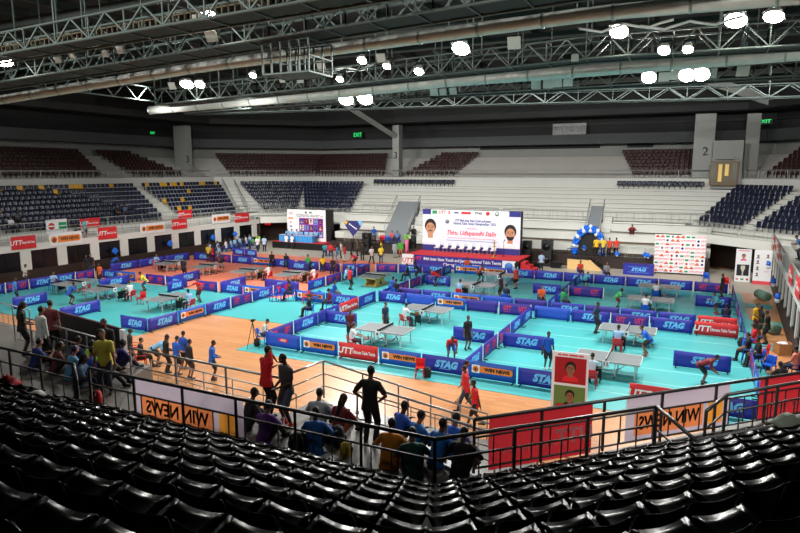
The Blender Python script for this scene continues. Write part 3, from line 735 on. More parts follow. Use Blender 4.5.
# floodlights
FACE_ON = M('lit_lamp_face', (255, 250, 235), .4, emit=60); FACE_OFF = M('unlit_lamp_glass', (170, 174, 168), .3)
HOUSE = M('lamp_housing', (176, 178, 172), .5)
def flood(px, py, v, lit, label, size=.55, power=0, aim=None):
    p = at_v(px, py, v); base = empty('floodlight', p, 0, label, 'floodlight')
    t = (Vector(aim) if aim else Vector((p.x * .6 - 8, p.y - 7, 0))) - p; t.normalize()
    q = t.to_track_quat('Z', 'Y'); base.rotation_mode = 'QUATERNION'; base.rotation_quaternion = q
    h = MB(); s = size / 2
    for a, z in ((.55, -.32), (1, 0)): pass
    h.add([(x * s * k, y * s * k, z) for k, z in ((.5, -.3), (1, 0)) for x, y in ((-1, -1), (1, -1), (1, 1), (-1, 1))], [(3, 2, 1, 0), (0, 1, 5, 4), (1, 2, 6, 5), (2, 3, 7, 6), (3, 0, 4, 7), (4, 5, 6, 7)])
    h.build('housing', HOUSE, base)
    if lit: MB().tube([(0, 0, -.2), (0, 0, 0), (0, 0, .03)], [s * .7, s * 1.08, s * 1.08], 20).build('reflector', HOUSE, base); MB().tube([(0, 0, .03), (0, 0, .05)], s * 1.02, 20).build('lamp_face', FACE_ON, base)  # lit faces made round and oversized to carry their glare
    else: MB().box((0, 0, .012), (size * .9, size * .9, .02)).build('lamp_face', FACE_OFF, base)
    y = MB(); y.beam((-s * 1.1, 0, -.1), (-s * 1.1, 0, -.55), .04); y.beam((s * 1.1, 0, -.1), (s * 1.1, 0, -.55), .04); y.beam((-s * 1.1, 0, -.55), (s * 1.1, 0, -.55), .05)
    y.build('yoke', DKMET, base)
    if power:
        l = bpy.data.lights.new('flood_beam', 'SPOT'); l.energy = power; l.spot_size = R(160); l.spot_blend = 1.0; l.shadow_soft_size = size * .5; l.color = (1, .985, .94)
        o = bpy.data.objects.new('flood_beam', l); COL.objects.link(o); o.location = p + t * .55 + Vector((0, 0, -.25)); o.rotation_euler = t.to_track_quat('-Z', 'Y').to_euler()
PW = 4300
LAMPS = ((211, 17, 19.9, .75, .22, 12), (4, 61, 19.9, .75, .22, 14), (461, 48, 29.8, .85, .75, 20), (187, 84, 31, .8, 1.3, 24), (200, 84, 31, .6, 0, 20),
    (346, 99, 39.8, 1.1, 1.7, 28), (365, 98, 39.8, 1.1, 1.2, 26), (362, 60, 30.6, .5, 0, 20), (387, 66, 30.6, .4, 0, 20), (253, 75, 30.6, .4, 0, 20), (340, 79, 31, .4, 0, 20),
    (419, 71, 31, .5, .5, 22), (619, 31, 30.8, .8, .75, 20), (736, 20, 30.8, .85, .7, 22), (774, 16, 30.8, .75, .6, 24), (664, 50, 31, .5, 0, 20), (688, 49, 31, .42, 0, 20),
    (649, 77, 39.8, .8, 1, 26), (687, 75, 39.8, .85, 1, 26), (701, 74, 39.8, .9, 0, 26))
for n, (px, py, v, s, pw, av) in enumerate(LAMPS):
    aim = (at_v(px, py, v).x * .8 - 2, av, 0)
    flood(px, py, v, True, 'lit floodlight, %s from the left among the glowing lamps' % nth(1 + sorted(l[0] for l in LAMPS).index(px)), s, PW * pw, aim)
OFF = ((82, 43, 20.2, .5), (93, 43, 20.2, .5), (196, 20, 20.2, .45), (211, 36, 20.2, .5), (321, 65, 30.6, .5), (381, 58, 30.6, .5), (172, 86, 31, .5), (435, 82, 39.9, .5), (434, 92, 39.9, .55), (443, 92, 39.9, .5), (453, 91, 39.9, .5),
       (514, 43, 30.8, .65), (536, 85, 39.9, .6), (548, 84, 39.9, .6), (557, 83, 39.9, .6), (568, 82, 39.9, .6), (664, 77, 39.9, .6), (675, 75, 39.9, .6), (711, 73, 39.9, .6), (743, 71, 39.9, .65),
       (57, 60, 20.4, .3), (72, 56, 20.4, .3), (105, 54, 20.4, .3), (120, 50, 20.4, .35), (300, 80, 31.2, .4), (282, 80, 31.2, .35), (575, 58, 31, .35))
for px, py, v, s in OFF:
    flood(px, py, v, False, 'unlit grey floodlight, %s from the left among the dark lamps' % nth(1 + sorted((o[0], o[1]) for o in OFF).index((px, py))), s, 0, tuple(at_v(px, py, v) + Vector((.25 * -px / 800 + .35, -1, -.7))))
# unseen floodlights over the near stand, aimed at the courts; then added fill spots
def beam(name, loc, aim, power, cone, blend=.85):
    l = bpy.data.lights.new(name, 'SPOT'); l.energy = power; l.spot_size = R(cone); l.spot_blend = blend; l.shadow_soft_size = .4; l.color = (1, .985, .94)
    o = bpy.data.objects.new(name, l); COL.objects.link(o); o.location = loc; o.rotation_euler = (Vector(aim) - Vector(loc)).to_track_quat('-Z', 'Y').to_euler()
for u in (-42, -33, -24, -15, -6, 3): beam('near_flood_beam', (u, 1.5, 17.6), (u * .8 - 4, 46, 1), 10500 if u < -20 else 6500, 84)
beam('pink_court_fill', (-36, 31.5, 13.0), (-37, 45, 0), 4200, 130, 1); beam('pink_court_fill', (-27, 31.5, 13.2), (-31, 46, 0), 3000, 130, 1)  # fill spots without fixtures, added to brighten the pink court
for u in (-44, -34, -24, -14, -4, 4): beam('far_fill_spot', (u, 43, 14.6), (u - (4 if u < -30 else 0), 66, 2.5), 7800, 112, 1)  # added fill for the far stand, no lamp modelled here
for v in (30, 40, 50): beam('left_fill_spot', (-33, v, 14.2), (-54, v - 1, 2.5), 3000, 105, 1)  # extra fill lifting the left stand, not tied to any lamp
for px0, py, v, lb in ((625, 24, 30.2, 'silver cable sleeve draped under the duct, right of the upper bright lamp'), (690, 21, 30.2, 'silver cable sleeve draped left of the two bright lamps at upper right'), (345, 67, 33.2, 'silver cable sleeve looped behind the steel service cage')):
    p = at_v(px0, py, v)
    r = empty('cable_sleeve', p, 0, lb, 'cable')
    MB().tube([(x * .5 - 2, 0, -.25 * math.sin(x * .8) ** 2) for x in range(9)], .06, 7).build('foil_sleeve', DUCT, r)
w = SC.world = bpy.data.worlds.new('hall'); w.use_nodes = True
w.node_tree.nodes['Background'].inputs[0].default_value = (.5, .55, .6, 1); w.node_tree.nodes['Background'].inputs[1].default_value = .02
cam = bpy.data.cameras.new('camera'); cam.sensor_width = 36; cam.lens = FPX / 800 * 36; cam.clip_start = .1; cam.clip_end = 400
co = bpy.data.objects.new('camera', cam); COL.objects.link(co); co.location = O
co.rotation_euler = FW.to_track_quat('-Z', 'Y').to_euler(); SC.camera = co
SC.view_settings.view_transform = 'Standard'; SC.view_settings.look = 'None'; SC.view_settings.exposure = -.15; SC.view_settings.gamma = 1
# ---------------------------------------------------------------- court barriers
BH = .76
panel_cache = {}
def panel_mesh(w):
    k = round(w, 2)
    if k not in panel_cache:
        b = MB(); n = 8; rng = random.Random(int(k * 100))
        top = [BH - .012 * math.sin(math.pi * i / n) * rng.random() for i in range(n + 1)]
        vs = []
        for y in (-.015, .015):
            for i in range(n + 1):
                x = -w / 2 + w * i / n
                for j in range(4): vs.append((x, y + .008 * rng.uniform(-1, 1) * (0 < i < n), .03 + (top[i] - .03) * j / 3))
        q = (n + 1) * 4; f = []
        for i in range(n):
            for j in range(3):
                a = i * 4 + j; f.append((a, a + 4, a + 5, a + 1)); a += q; f.append((a, a + 1, a + 5, a + 4))
            a = i * 4; f.append((a, q + a, q + a + 4, a + 4)); a += 3; f.append((a, a + 4, q + a + 4, q + a))
        for j in range(3):
            a = j; f.append((a, a + 1, q + a + 1, q + a)); a = n * 4 + j; f.append((a, q + a, q + a + 1, a + 1))
        b.add(vs, f, True); me = b.mesh('panel'); me.materials.append(STAGBLUE); panel_cache[k] = me
    return panel_cache[k]
foot_me = MB().box((0, 0, .015), (.05, .46, .03)).box((0, 0, .3), (.03, .03, .6)).mesh('foot'); foot_me.materials.append(DKMET)
PLAINB = M('barrier_plain_blue', (36, 78, 190), .6, noise=.06, scale=3)
BCOL = {'s': ('blue', STAGBLUE), 'u': ('purple', UTTPURP), 'w': ('bright blue', WINBLUE), 'r': ('red', UTTRED), 'p': ('plain blue', PLAINB), 'l': ('blue', PLAINB), 'v': ('plain purple', UTTPURP)}
BDESC = {'s': 'blue lettered', 'u': 'purple two-logo', 'w': 'orange-strip', 'r': 'red lettered', 'p': 'plain blue', 'l': 'red-emblem blue', 'v': 'plain purple'}
BWHAT = {'s': 'with pale lettering', 'u': 'with two pink-red logos', 'w': 'with orange strip', 'r': 'with white lettering', 'p': 'cloth', 'l': 'with small red emblem', 'v': 'cloth'}
def barrier(kind, x, y, rz, w, where, group=None):
    me = panel_mesh(w)
    r = empty('court_barrier', (x, y, .02), rz, '%s barrier, %s' % (BDESC[kind], where), 'barrier', group)
    link('panel', me, r, mat=BCOL[kind][1])
    for s in (-1, 1): link('foot', foot_me, r, (s * (w / 2 - .12), 0, 0))
    for bk in (False, True):
        y0 = .026 if bk else -.026; s = -1 if bk else 1
        if kind == 's':
            text(r, 'STAG', .3, .08 * s, .4, y0, SKYTXT, shear=.3, bold=.028, back=bk, maxw=min(1.1, w * .62))
            MB().box((.05 * s, y0, .2), (w * .26, .006, .018)).build('underline', SKYTXT, r)
        elif kind == 'u':
            for q in (-.24, .24): 
                text(r, 'UTT', .26, q * w * s, .42, y0, PINKTXT, shear=.15, bold=.02, back=bk, name='logo_lettering', maxw=.5)
                MB().box((q * w * s, y0, .2), (.4, .006, .02)).build('underline', PINKTXT, r)
        elif kind == 'w':
            g = empty('printed_strip', (0, 0, .43)); g.parent = r; win_decals(g, w * .95, .56, y0, bk)
        elif kind == 'r': utt_text(r, .3, -w * .33, .38, y0, PWHITE, back=bk, tail='Ultimate Table Tennis', tw=w * .58)
        elif kind == 'l':
            MB().plate([(-.28, -.06), (.2, -.1), (.3, 0), (.24, .1), (-.2, .09), (-.3, .02)], y0 - .003, y0 + .003).build('emblem', UTTRED, r, (0.05 * s, 0, .42))
            text(r, 'STAG', .09, .05 * s, .42, y0 - .006 * s, PWHITE, shear=.3, bold=.006, back=bk)
    if kind == 'u':
        for s in (-1, 1): MB().box((s * (w / 2 + .012), 0, .39), (.05, .045, .76)).build('end_post', PWHITE, r)
    return r
def run(kinds, p, q, where, group=None):
    """a line of panels from p to q"""
    p, q = Vector(p), Vector(q); n = len(kinds); L = (q - p).length; w = L / n; rz = math.atan2(q.y - p.y, q.x - p.x)
    for i, k in enumerate(kinds):
        if k == ' ': continue
        c = p.lerp(q, (i + .5) / n)
        ww = w - (.08 if k != 'u' else .14)
        same = [j for j, t in enumerate(kinds) if t == k]
        tagw = where if len(same) == 1 else '%s from %s' % (nth(same.index(i) + 1), where)
        barrier(k, c.x, c.y, rz, ww, tagw, group)
run('lwrwsws rs', (-19.4, 24.1), (2.4, 24.1), 'left in the nearest front line')
run('ussrs', (-19.4, 24.2), (-19.4, 36.0), 'near end, left side line of front courts')
run('s', (-19.3, 29.5), (-17.1, 29.5), 'spur in front court beside the standing red-black player')
run('s', (-11.2, 29.3), (-8.9, 29.3), 'spur in front court behind the black-yellow player')
run('s', (-8.5, 29.3), (-6.2, 29.3), 'spur inside the front right court, left side')
run('s', (-.6, 29.6), (1.8, 29.6), 'lone panel beside the bending crimson player')
run('suuss', (-8.65, 24.2), (-8.65, 36.0), 'near end, line dividing front courts')
run('spwvu', (-19.3, 36.15), (-8.7, 36.15), 'left, near edge of coach aisle, left half')
run('psusr', (-8.55, 36.1), (2.4, 36.1), 'left, near edge of coach aisle, right half')
run('vswpv', (-18.9, 37.8), (-8.1, 37.8), 'left, far edge of coach aisle, left half')
run('svssr', (-7.9, 37.7), (2.4, 37.7), 'left, far edge of coach aisle, right half')
run('sssss', (-8.1, 37.9), (-8.1, 49.3), 'near end, line dividing back courts')
run('suusus', (-19.1, 36.4), (-19.1, 49.4), 'near end, line right of gold table')
run('s', (-18.9, 43.4), (-16.8, 43.4), 'spur beside the bending red player')
run('s', (-10.5, 43.6), (-8.4, 43.6), 'lone panel in the back court left of the divider')
run('u', (-8.0, 43.8), (-5.5, 43.8), 'lone panel in the back right court')
run('s', (.2, 44.0), (2.35, 44.0), 'lone panel behind the teal player')
run('wwssssssu', (-18.9, 49.5), (2.4, 49.5), 'left in the farthest line')
run('ssuss', (2.6, 24.3), (2.6, 36.0), 'near end, right side line, front courts')
run('sussu', (2.6, 37.7), (2.6, 49.4), 'near end on the right side line, back courts')
run('uss', (-25.3, 46.9), (-19.3, 48.7), 'left, far end of gold table court')
run('susu', (-25.6, 36.9), (-25.6, 46.5), 'near end, line left of gold table')
run('ws', (-24.6, 33.9), (-19.6, 33.9), 'row behind coaches before the gold table court')
run('swsusu', (-26.85, 23.3), (-26.85, 36.6), 'near end, side line right of left courts')
run('s', (-29.1, 23.4), (-26.95, 23.4), 'nearest corner of the left courts')
run('u', (-33.5, 33.75), (-31.3, 33.75), 'left, front edge of pink court, middle')
run('sw', (-31.2, 33.8), (-26.9, 33.8), 'left, front edge of pink court, right part')
run('us', (-39.2, 34.1), (-34.7, 34.1), 'left, front edge of pink court, left part')
run('s', (-34.6, 32.0), (-34.6, 33.6), 'lone panel beside the left table with the red player')
run('s', (-36.6, 34.5), (-36.6, 37.4), 'first spur between pink court tables')
run('s', (-31.3, 34.0), (-31.3, 36.8), 'second spur between pink court tables')
run('s', (-29.2, 36.4), (-26.0, 36.4), 'front right corner of the pink court')
run('usussu', (-45.2, 23.0), (-44.9, 34.0), 'near end on the far left line')
run('sw', (-44.6, 34.2), (-40.4, 34.2), 'left, front left corner of pink court')
run('s', (-40.1, 30.6), (-40.1, 33.4), 'lone panel beside the yellow player')
run('s', (-39.3, 23.6), (-39.3, 26.0), 'lone panel at the player in blue on the left court')
run('s', (-33.8, 23.0), (-33.8, 25.8), 'lone panel behind the black partition')
run('sss', (-46.2, 36.5), (-45.7, 45.4), 'near end along the left side of the pink court')
run('susws', (-45.4, 45.6), (-33.0, 45.6), 'left at the back of the pink court')
run('su', (-32.6, 45.5), (-28.0, 45.5), 'back of pink court, right part')
run('ss', (-27.9, 45.6), (-25.7, 46.6), 'left at the back right corner of the pink court')
run('s', (-33.2, 44.8), (-31.0, 44.8), 'lone panel standing before the back line of the pink court')
run('ss', (-44.4, 50.2), (-40.6, 49.6), 'left before the officials in the corner')
# ---------------------------------------------------------------- tables
TOP = M('table_top_grey', (122, 128, 132), .3, spec=.6)
TOPD = M('table_top_dark', (80, 88, 92), .35)
NET = M('net_black', (20, 22, 24), .7); TAPE = M('net_tape', (215, 215, 215), .6)
LEGM = M('table_leg_silver', (186, 190, 190), .4, .3)
GOLD = M('gold_table_base', (214, 178, 92), .4)
def make_table(top, gold=False):
    r = empty('table_tennis_table', (0, 0, 0))
    for s in (-1, 1):
        h = MB().box((s * .6875, 0, .745), (1.36, 1.525, .03)).build('table_top', top, r)
        e = MB()
        e.box((s * 1.358, 0, .7605), (.02, 1.525, .002)); e.box((s * .6875, .752, .7605), (1.36, .02, .002)); e.box((s * .6875, -.752, .7605), (1.36, .02, .002)); e.box((s * .6875, 0, .7605), (1.36, .004, .002))
        e.build('edge_line', TAPE, h)
        a = MB(); a.box((s * .6875, .72, .70), (1.3, .03, .06)); a.box((s * .6875, -.72, .70), (1.3, .03, .06)); a.box((s * 1.33, 0, .70), (.03, 1.46, .06))
        a.build('apron', LEGM if not gold else GOLD, h)
        if not gold:
            for t in (-1, 1):
                MB().beam((s * 1.15, t * .62, .72), (s * 1.15, t * .62, .02), .05).build('leg', LEGM, r)
                MB().beam((s * .35, t * .58, .70), (s * .35, t * .58, .14), .045).build('inner_leg', LEGM, r)
            MB().beam((s * .35, -.7, .13), (s * .35, .7, .13), .06, .05).build('undercarriage', LEGM, r)
            for t in (-1, 1): MB().tube([(s * .35 - .02, t * .68, .06), (s * .35 + .02, t * .68, .06)], .058, 12).build('wheel', DKMET, r)
            MB().beam((s * .35, 0, .14), (s * .95, 0, .68), .04).build('brace', LEGM, r)
    if not gold:
        MB().beam((-.35, 0, .15), (.35, 0, .15), .05).build('centre_bar', LEGM, r)
    else:
        for t in (-1, 1):
            MB().plate([(-.95, .02), (.95, .02), (.62, .36), (.95, .70), (-.95, .70), (-.62, .36)], t * .42 - .05, t * .42 + .05).build('base_panel', GOLD, r)
            MB().plate([(-.3, .06), (.3, .06), (0, .42)], t * .48 - .008, t * .48 + .008).build('base_emblem', M('emblem_green', (40, 84, 70), .5), r)
        MB().box((0, 0, .05), (1.7, 1.1, .07)).build('plinth', GOLD, r)
    MB().box((0, 0, .83), (.008, 1.76, .13)).build('net', NET, r)
    MB().box((0, 0, .902), (.014, 1.76, .018)).build('net_tape', TAPE, r)
    for t in (-1, 1): MB().box((0, t * .87, .81), (.03, .04, .2)).build('net_post', DKMET, r)
    return r
t0 = make_table(TOP)
TL = [(-14.15, 27.3, 0, 'front left table of the right courts, nearest row'), (-14.05, 32.6, 0, 'grey table behind the nearest left table, second row'), (-2.85, 32.8, 0, 'grey table between the blue and navy players, right courts'),
      (-3.1, 27.25, 0, 'grey table nearest the picture standee, right courts'), (-2.35, 41.35, 0, 'grey table in front of the two blue-chair umpires, right back'), (-2.1, 46.4, 0, 'farthest grey table at right, before the logo backdrop'),
      (-14, 41.3, 0, 'grey table in the back court beyond the coach aisle'), (-13.6, 46.3, 0, 'grey table nearest the red stage'), (-30.5, 28.3, 90, 'nearest table of the left turquoise courts, with red player'),
      (-36.9, 28.7, 90, 'middle table of the left turquoise courts, with white umpire'), (-40.9, 29.3, 90, 'leftmost table of the turquoise courts'), (-42.1, 39.6, 90, 'leftmost table on the pink court'),
      (-37.9, 39.6, 90, 'second table from left on the pink court'), (-33.1, 39.2, 90, 'third table from left on the pink court'), (-28.9, 39.5, 90, 'rightmost table on the pink court')]
for i, (x, y, a, lb) in enumerate(TL):
    o = t0 if i == 0 else copy_tree(t0)
    o.location = (x, y, .025); o.rotation_euler = (0, 0, R(a)); tag(o, 'table tennis table, ' + lb.replace('grey table ', 'grey top, ').replace(' table ', ' '), 'table', 'table tennis tables')
g = make_table(TOPD, True); g.location = (-22.4, 41.5, .025); g.rotation_euler = (0, 0, R(90)); tag(g, 'table tennis table on gold pedestal base in the centre show court', 'table')
# score cards hung at the net side and small umpire desks
CARD = M('score_card_white', (230, 232, 235), .5)
desk0 = None
def umpire_desk(x, y, rz, label):
    global desk0
    if desk0 is None:
        r = desk0 = empty('umpire_desk', (0, 0, 0))
        MB().box((0, 0, .62), (.62, .42, .03)).build('desk_top', DKMET, r)
        for a in (-1, 1):
            for c in (-1, 1): MB().beam((a * .27, c * .17, .61), (a * .27, c * .17, 0), .03).build('leg', DKMET, r)
        MB().box((0, .16, .36), (.56, .02, .46)).build('front_panel', BLACK, r)
        s = MB().box((.05, .05, .72), (.3, .04, .17)).build('score_flipper', DKMET, r)
        MB().box((-.03, .02, .73), (.1, .012, .13)).build('score_leaf', M('score_green', (40, 200, 70), .5), s); MB().box((.13, .02, .73), (.1, .012, .13)).build('score_leaf', M('score_orange', (240, 110, 40), .5), s)
    else: r = copy_tree(desk0)
    r.location = (x, y, .025); r.rotation_euler = (0, 0, rz); tag(r, label, 'desk', 'umpire desks'); return r
def table_card(x, y, rz, num, label):
    r = MB().plate([(-.14, 0), (.14, 0), (.14, .28), (-.14, .28)], -.012, .012).build('table_number_card', CARD, loc=(x, y, .56), rz=rz, label=label, cat='card')
    MB().box((0, .03, .3), (.05, .06, .05)).build('clip', DKMET, r)
    if num == '11': text(r, num, .16, 0, .14, -.018, BLACKP, bold=.008)
    else: MB().box((0, -.016, .14), (.09, .006, .13)).build('number_mark', BLACKP, r)
    return r
for (x, y, a, lb), num in zip(TL, ('9', '10', '12', '11', '13', '14', '8', '7', '4', '3', '2', '1', '5', '6', '15')):
    if a == 0: table_card(x, y - .90, 0, num, 'white number card at the ' + lb.split(',')[0].replace('grey ', ''))
    else: table_card(x + .90, y, R(90), num, 'white number card at the ' + lb.split(',')[0])
# ---------------------------------------------------------------- plastic chairs
def make_chair(m):
    r = empty('plastic_chair', (0, 0, 0))
    b = MB(); b.box((0, 0, .435), (.42, .42, .025)); b.box((0, .2, .42), (.42, .02, .05)); b.build('seat', m, r)
    b = MB(); shell_surface(b, [(-.2, .45), (-.225, .6), (-.26, .74), (-.28, .82)], .42, .018, .03, .1, 7); 
    b.build('backrest', m, r)
    for sx in (-1, 1):
        MB().tube([(sx * .19, .19, .43), (sx * .225, .225, 0)], [.026, .02], 6).build('leg', m, r)
        MB().tube([(sx * .19, -.19, .43), (sx * .225, -.25, 0)], [.026, .02], 6).build('leg', m, r)
        MB().tube([(sx * .215, -.245, .66), (sx * .25, -.05, .655), (sx * .245, .15, .64), (sx * .21, .19, .44)], .018, 6).build('armrest', m, r)
    return r
CH = {}
def chair(col, x, y, z, rz, label, group=None):
    m = {'red': REDP, 'blue': BLUEP, 'white': WHITEP, 'green': M('green_plastic', (20, 90, 60), .4), 'dark blue': M('dark_blue_plastic', (20, 40, 110), .4)}[col]
    if col not in CH: CH[col] = o = make_chair(m)
    else: o = copy_tree(CH[col])
    o.location = (x, y, z); o.rotation_euler = (0, 0, rz); label = ' '.join(label.replace(' with white number', '').split()[:16]); tag(o, label, 'chair', group or col + ' plastic chairs'); return o
# ---------------------------------------------------------------- people
def ik(a, t, l1, l2, pole):
    a, t, pole = Vector(a), Vector(t), Vector(pole); d = t - a; L = min(d.length, (l1 + l2) * .999); d.normalize(); t = a + d * L
    x = (l1 * l1 - l2 * l2 + L * L) / (2 * L); h = math.sqrt(max(0, l1 * l1 - x * x)); p = pole - d * pole.dot(d)
    if p.length < 1e-4: p = Vector((0, 1, 0))
    return a + d * x + p.normalized() * h, t
def cone(mb, p, q, r0, r1, n=10, e=1.0):
    p, q = Vector(p), Vector(q); d = (q - p).normalized()
    pts = [p - d * r0 * .95, p - d * r0 * .7, p, p.lerp(q, .5), q, q + d * r1 * .7, q + d * r1 * .95]
    rs = [r0 * .3, r0 * .72, r0, (r0 + r1) / 2, r1, r1 * .72, r1 * .3]
    mb.tube(pts, [(r, r * e) for r in rs], n)
def fuse(mb, name, voxel, ratio, smooth=3):
    o = mb.build(name, SKIN[0]); m = o.modifiers.new('r', 'REMESH'); m.mode = 'VOXEL'; m.voxel_size = voxel; m.use_smooth_shade = True
    if smooth: s = o.modifiers.new('s', 'SMOOTH'); s.factor = .5; s.iterations = smooth
    d = o.modifiers.new('d', 'DECIMATE'); d.ratio = ratio
    me = bpy.data.meshes.new_from_object(o.evaluated_get(bpy.context.evaluated_depsgraph_get())); me.name = name
    old = o.data; bpy.data.objects.remove(o); bpy.data.meshes.remove(old)
    me.polygons.foreach_set('use_smooth', [True] * len(me.polygons)); return me
FACEM = [M('eye_white', (225, 222, 215), .4), M('eye_dark', (20, 14, 12), .3), M('lips', (120, 62, 54), .5)]
def figure(lean=3, pel=(0, 0, .93), handL=(-.27, .06, .80), handR=(.27, .06, .80), footL=(-.11, 0, .09), footR=(.11, 0, .09), poleL=(-.4, -1, 0), poleR=(.4, -1, 0),
           kneeL=(-.1, 1, .1), kneeR=(.1, 1, .1), nod=8, turn=0, fingers='curl', handrel=False):
    P = Vector(pel); la = R(lean); tdir = Vector((0, math.sin(la), math.cos(la))); fw = Vector((0, math.cos(la), -math.sin(la))); rx = Vector((1, 0, 0))
    chest = P + tdir * .33; sh = P + tdir * .49; neck = P + tdir * .55
    na = R(lean * .55 + nod); hd = Vector((0, math.sin(na), math.cos(na))); hf = Matrix.Rotation(R(turn), 3, hd) @ Vector((0, math.cos(na), -math.sin(na)))
    head = neck + tdir * .03 + hd * .135 + hf * .02; hr = hf.cross(hd)
    hm = Matrix((hr, hf, hd)).transposed()
    J = dict(P=P, chest=chest, sh=sh, neck=neck, head=head, tdir=tdir, fw=fw, hm=hm)
    body, shirt, short, trous, shoe = MB(), MB(), MB(), MB(), MB()
    def trunk(mb, g, top=True):
        seq = [(P - tdir * .09, .10, .09), (P - tdir * .03, .155, .112), (P + tdir * .07, .155, .11), (P + tdir * .18, .142, .102), (P + tdir * .32, .162, .112), (P + tdir * .43, .172, .105), (P + tdir * .50, .12, .085), (P + tdir * .54, .06, .06)]
        mb.tube([c for c, _, _ in seq], [(a + g, b_ + g) for _, a, b_ in seq], 14)
    trunk(body, 0)
    body.tube([neck - tdir * .06, neck + tdir * .02, head - hd * .06], [.06, .053, .052], 10)
    body.ball(head, (.074, .092, .112), 14, 10, hm); body.ball(head + hf * .03 - hd * .055, (.052, .055, .05), 10, 8, hm)
    cone(body, head + hf * .088 + hd * .012, head + hf * .108 - hd * .022, .011, .015, 8)
    for s in (-1, 1): body.ball(head + hr * (s * .076) - hd * .008, (.012, .024, .032), 8, 6, hm)
    body.ball(head + hf * .084 + hd * .032, (.05, .014, .012), 8, 6, hm); body.ball(head + hf * .086 - hd * .055, (.026, .012, .012), 8, 6, hm)
    hands = []
    for s, ht, pl in ((-1, handL, poleL), (1, handR, poleR)):
        S = sh + rx * (s * .185) - tdir * .045; ht = Vector(ht)
        E, Wp = ik(S, ht, .285, .25, pl)
        cone(body, sh + rx * (s * .12) - tdir * .03, S, .062, .062); cone(body, S, E, .05, .04); cone(body, E, Wp, .041, .028)
        d = (Wp - E).normalized(); a = d.cross(Vector((0, 0, 1)) if abs(d.z) < .9 else Vector((0, 1, 0))).normalized(); n_ = a.cross(d)
        palm = Wp + d * .055; body.ball(palm, (.042, .022, .055), 10, 7, Matrix((a, n_, d)).transposed()); 
        curl = {'curl': .55, 'flat': .12, 'grip': 1.15}[fingers]
        sg = 1 if n_.dot(Vector((-s, .3, 0))) > 0 else -1
        for k, (off, ln) in enumerate(((-.03, .062), (-.01, .072), (.011, .068), (.03, .052))):
            b0 = palm + a * off + d * .04; d1 = (d + n_ * (sg * curl * .5)).normalized(); d2 = (d + n_ * (sg * curl * 1.6)).normalized()
            m1 = b0 + d1 * ln * .6; cone(body, b0, m1, .0105, .0095, 6); cone(body, m1, m1 + d2 * ln * .5, .0095, .008, 6)
        th = palm - a * .034 - d * .02; t1 = th + (d * .5 - a * .55 + n_ * sg * .25).normalized() * .035; cone(body, th, t1, .013, .011, 6); cone(body, t1, t1 + (d * .8 - a * .2 + n_ * sg * .4).normalized() * .03, .011, .009, 6)
        hands.append((palm, d)); 
        cone(shirt, sh + rx * (s * .11) - tdir * .03, S, .072, .074); cone(shirt, S, S.lerp(E, .72), .066, .064)
        J['E%d' % s], J['S%d' % s], J['W%d' % s] = E, S, Wp
    trunk(shirt, .016); shirt.tube([P - tdir * .14, P - tdir * .05, P + tdir * .05], [(.208, .142), (.2, .14), (.182, .128)], 14)
    for s, ft, kp in ((-1, footL, kneeL), (1, footR, kneeR)):
        Hh = P + rx * (s * .09) - tdir * .04; K, A = ik(Hh, ft, .43, .42, kp)
        cone(body, Hh, K, .088, .056, 12); cone(body, K, A, .055, .038, 10); cone(body, K.lerp(A, .18) - Vector((0, .012, 0)), K.lerp(A, .45), .052, .042, 10)
        fd = Vector((0, 1, 0)) if abs((A - K).z) > .15 else Vector((0, .4, .9)); fd = (fd + rx * s * .2).normalized()
        cone(body, A + fd * -.02 - Vector((0, 0, .04)), A + fd * .13 - Vector((0, 0, .055)), .038, .028, 8)
        cone(shoe, A - fd * .045 - Vector((0, 0, .042)), A + fd * .15 - Vector((0, 0, .05)), .046, .038, 10, .95); cone(shoe, A + Vector((0, 0, .02)), A - Vector((0, 0, .04)), .046, .048, 10)
        cone(short, Hh + Vector((0, 0, .02)), Hh.lerp(K, .8), .108, .092, 12)
        cone(trous, Hh + Vector((0, 0, .02)), K, .104, .074, 12); cone(trous, K, K.lerp(A, .93), .073, .058, 10)
    for mb in (short, trous): mb.tube([P - tdir * .13, P - tdir * .05, P + tdir * .045], [(.13, .11), (.165, .122), (.163, .118)], 14)
    hair = MB(); hair.ball(head + hd * .022 - hf * .018, (.082, .092, .104), 14, 10, hm)
    J['hands'] = hands
    bm_ = fuse(body, 'body', .0095, .30); 
    bm_.materials.clear(); bm_.materials.append(SKIN[0])
    for m in FACEM: bm_.materials.append(m)
    for p in bm_.polygons:
        q = hm.transposed() @ (p.center - head)
        if q.y > .06 and abs(q.x) < .06:
            for s in (-1, 1):
                e = math.hypot((q.x - s * .032) / 1.4, q.z - .012)
                if e < .006: p.material_index = 2
                elif e < .011: p.material_index = 1
            if math.hypot(q.x / 2.4, q.z + .055) < .009: p.material_index = 3
    J.update(body=bm_, shirt=fuse(shirt, 'shirt', .014, .35), shorts=fuse(short, 'shorts', .014, .35), trousers=fuse(trous, 'trousers', .014, .35), shoes=fuse(shoe, 'shoes', .012, .4), hair=fuse(hair, 'hair', .012, .5))
    lh = MB(); lh.ball(head + hd * .022 - hf * .02, (.084, .094, .106), 14, 10, hm); lh.tube([head - hf * .05 + hd * .04, head - hf * .10 - hd * .08, neck - fw * .11 - tdir * .16, neck - fw * .13 - tdir * .30], [(.075, .05), (.07, .045), (.055, .035), (.02, .015)], 10)
    J['longhair'] = fuse(lh, 'hair', .014, .4)
    # long sleeve shirt
    ls = MB(); trunk(ls, .022); ls.tube([P - tdir * .16, P - tdir * .05, P + tdir * .05], [(.212, .146), (.203, .142), (.184, .128)], 14)
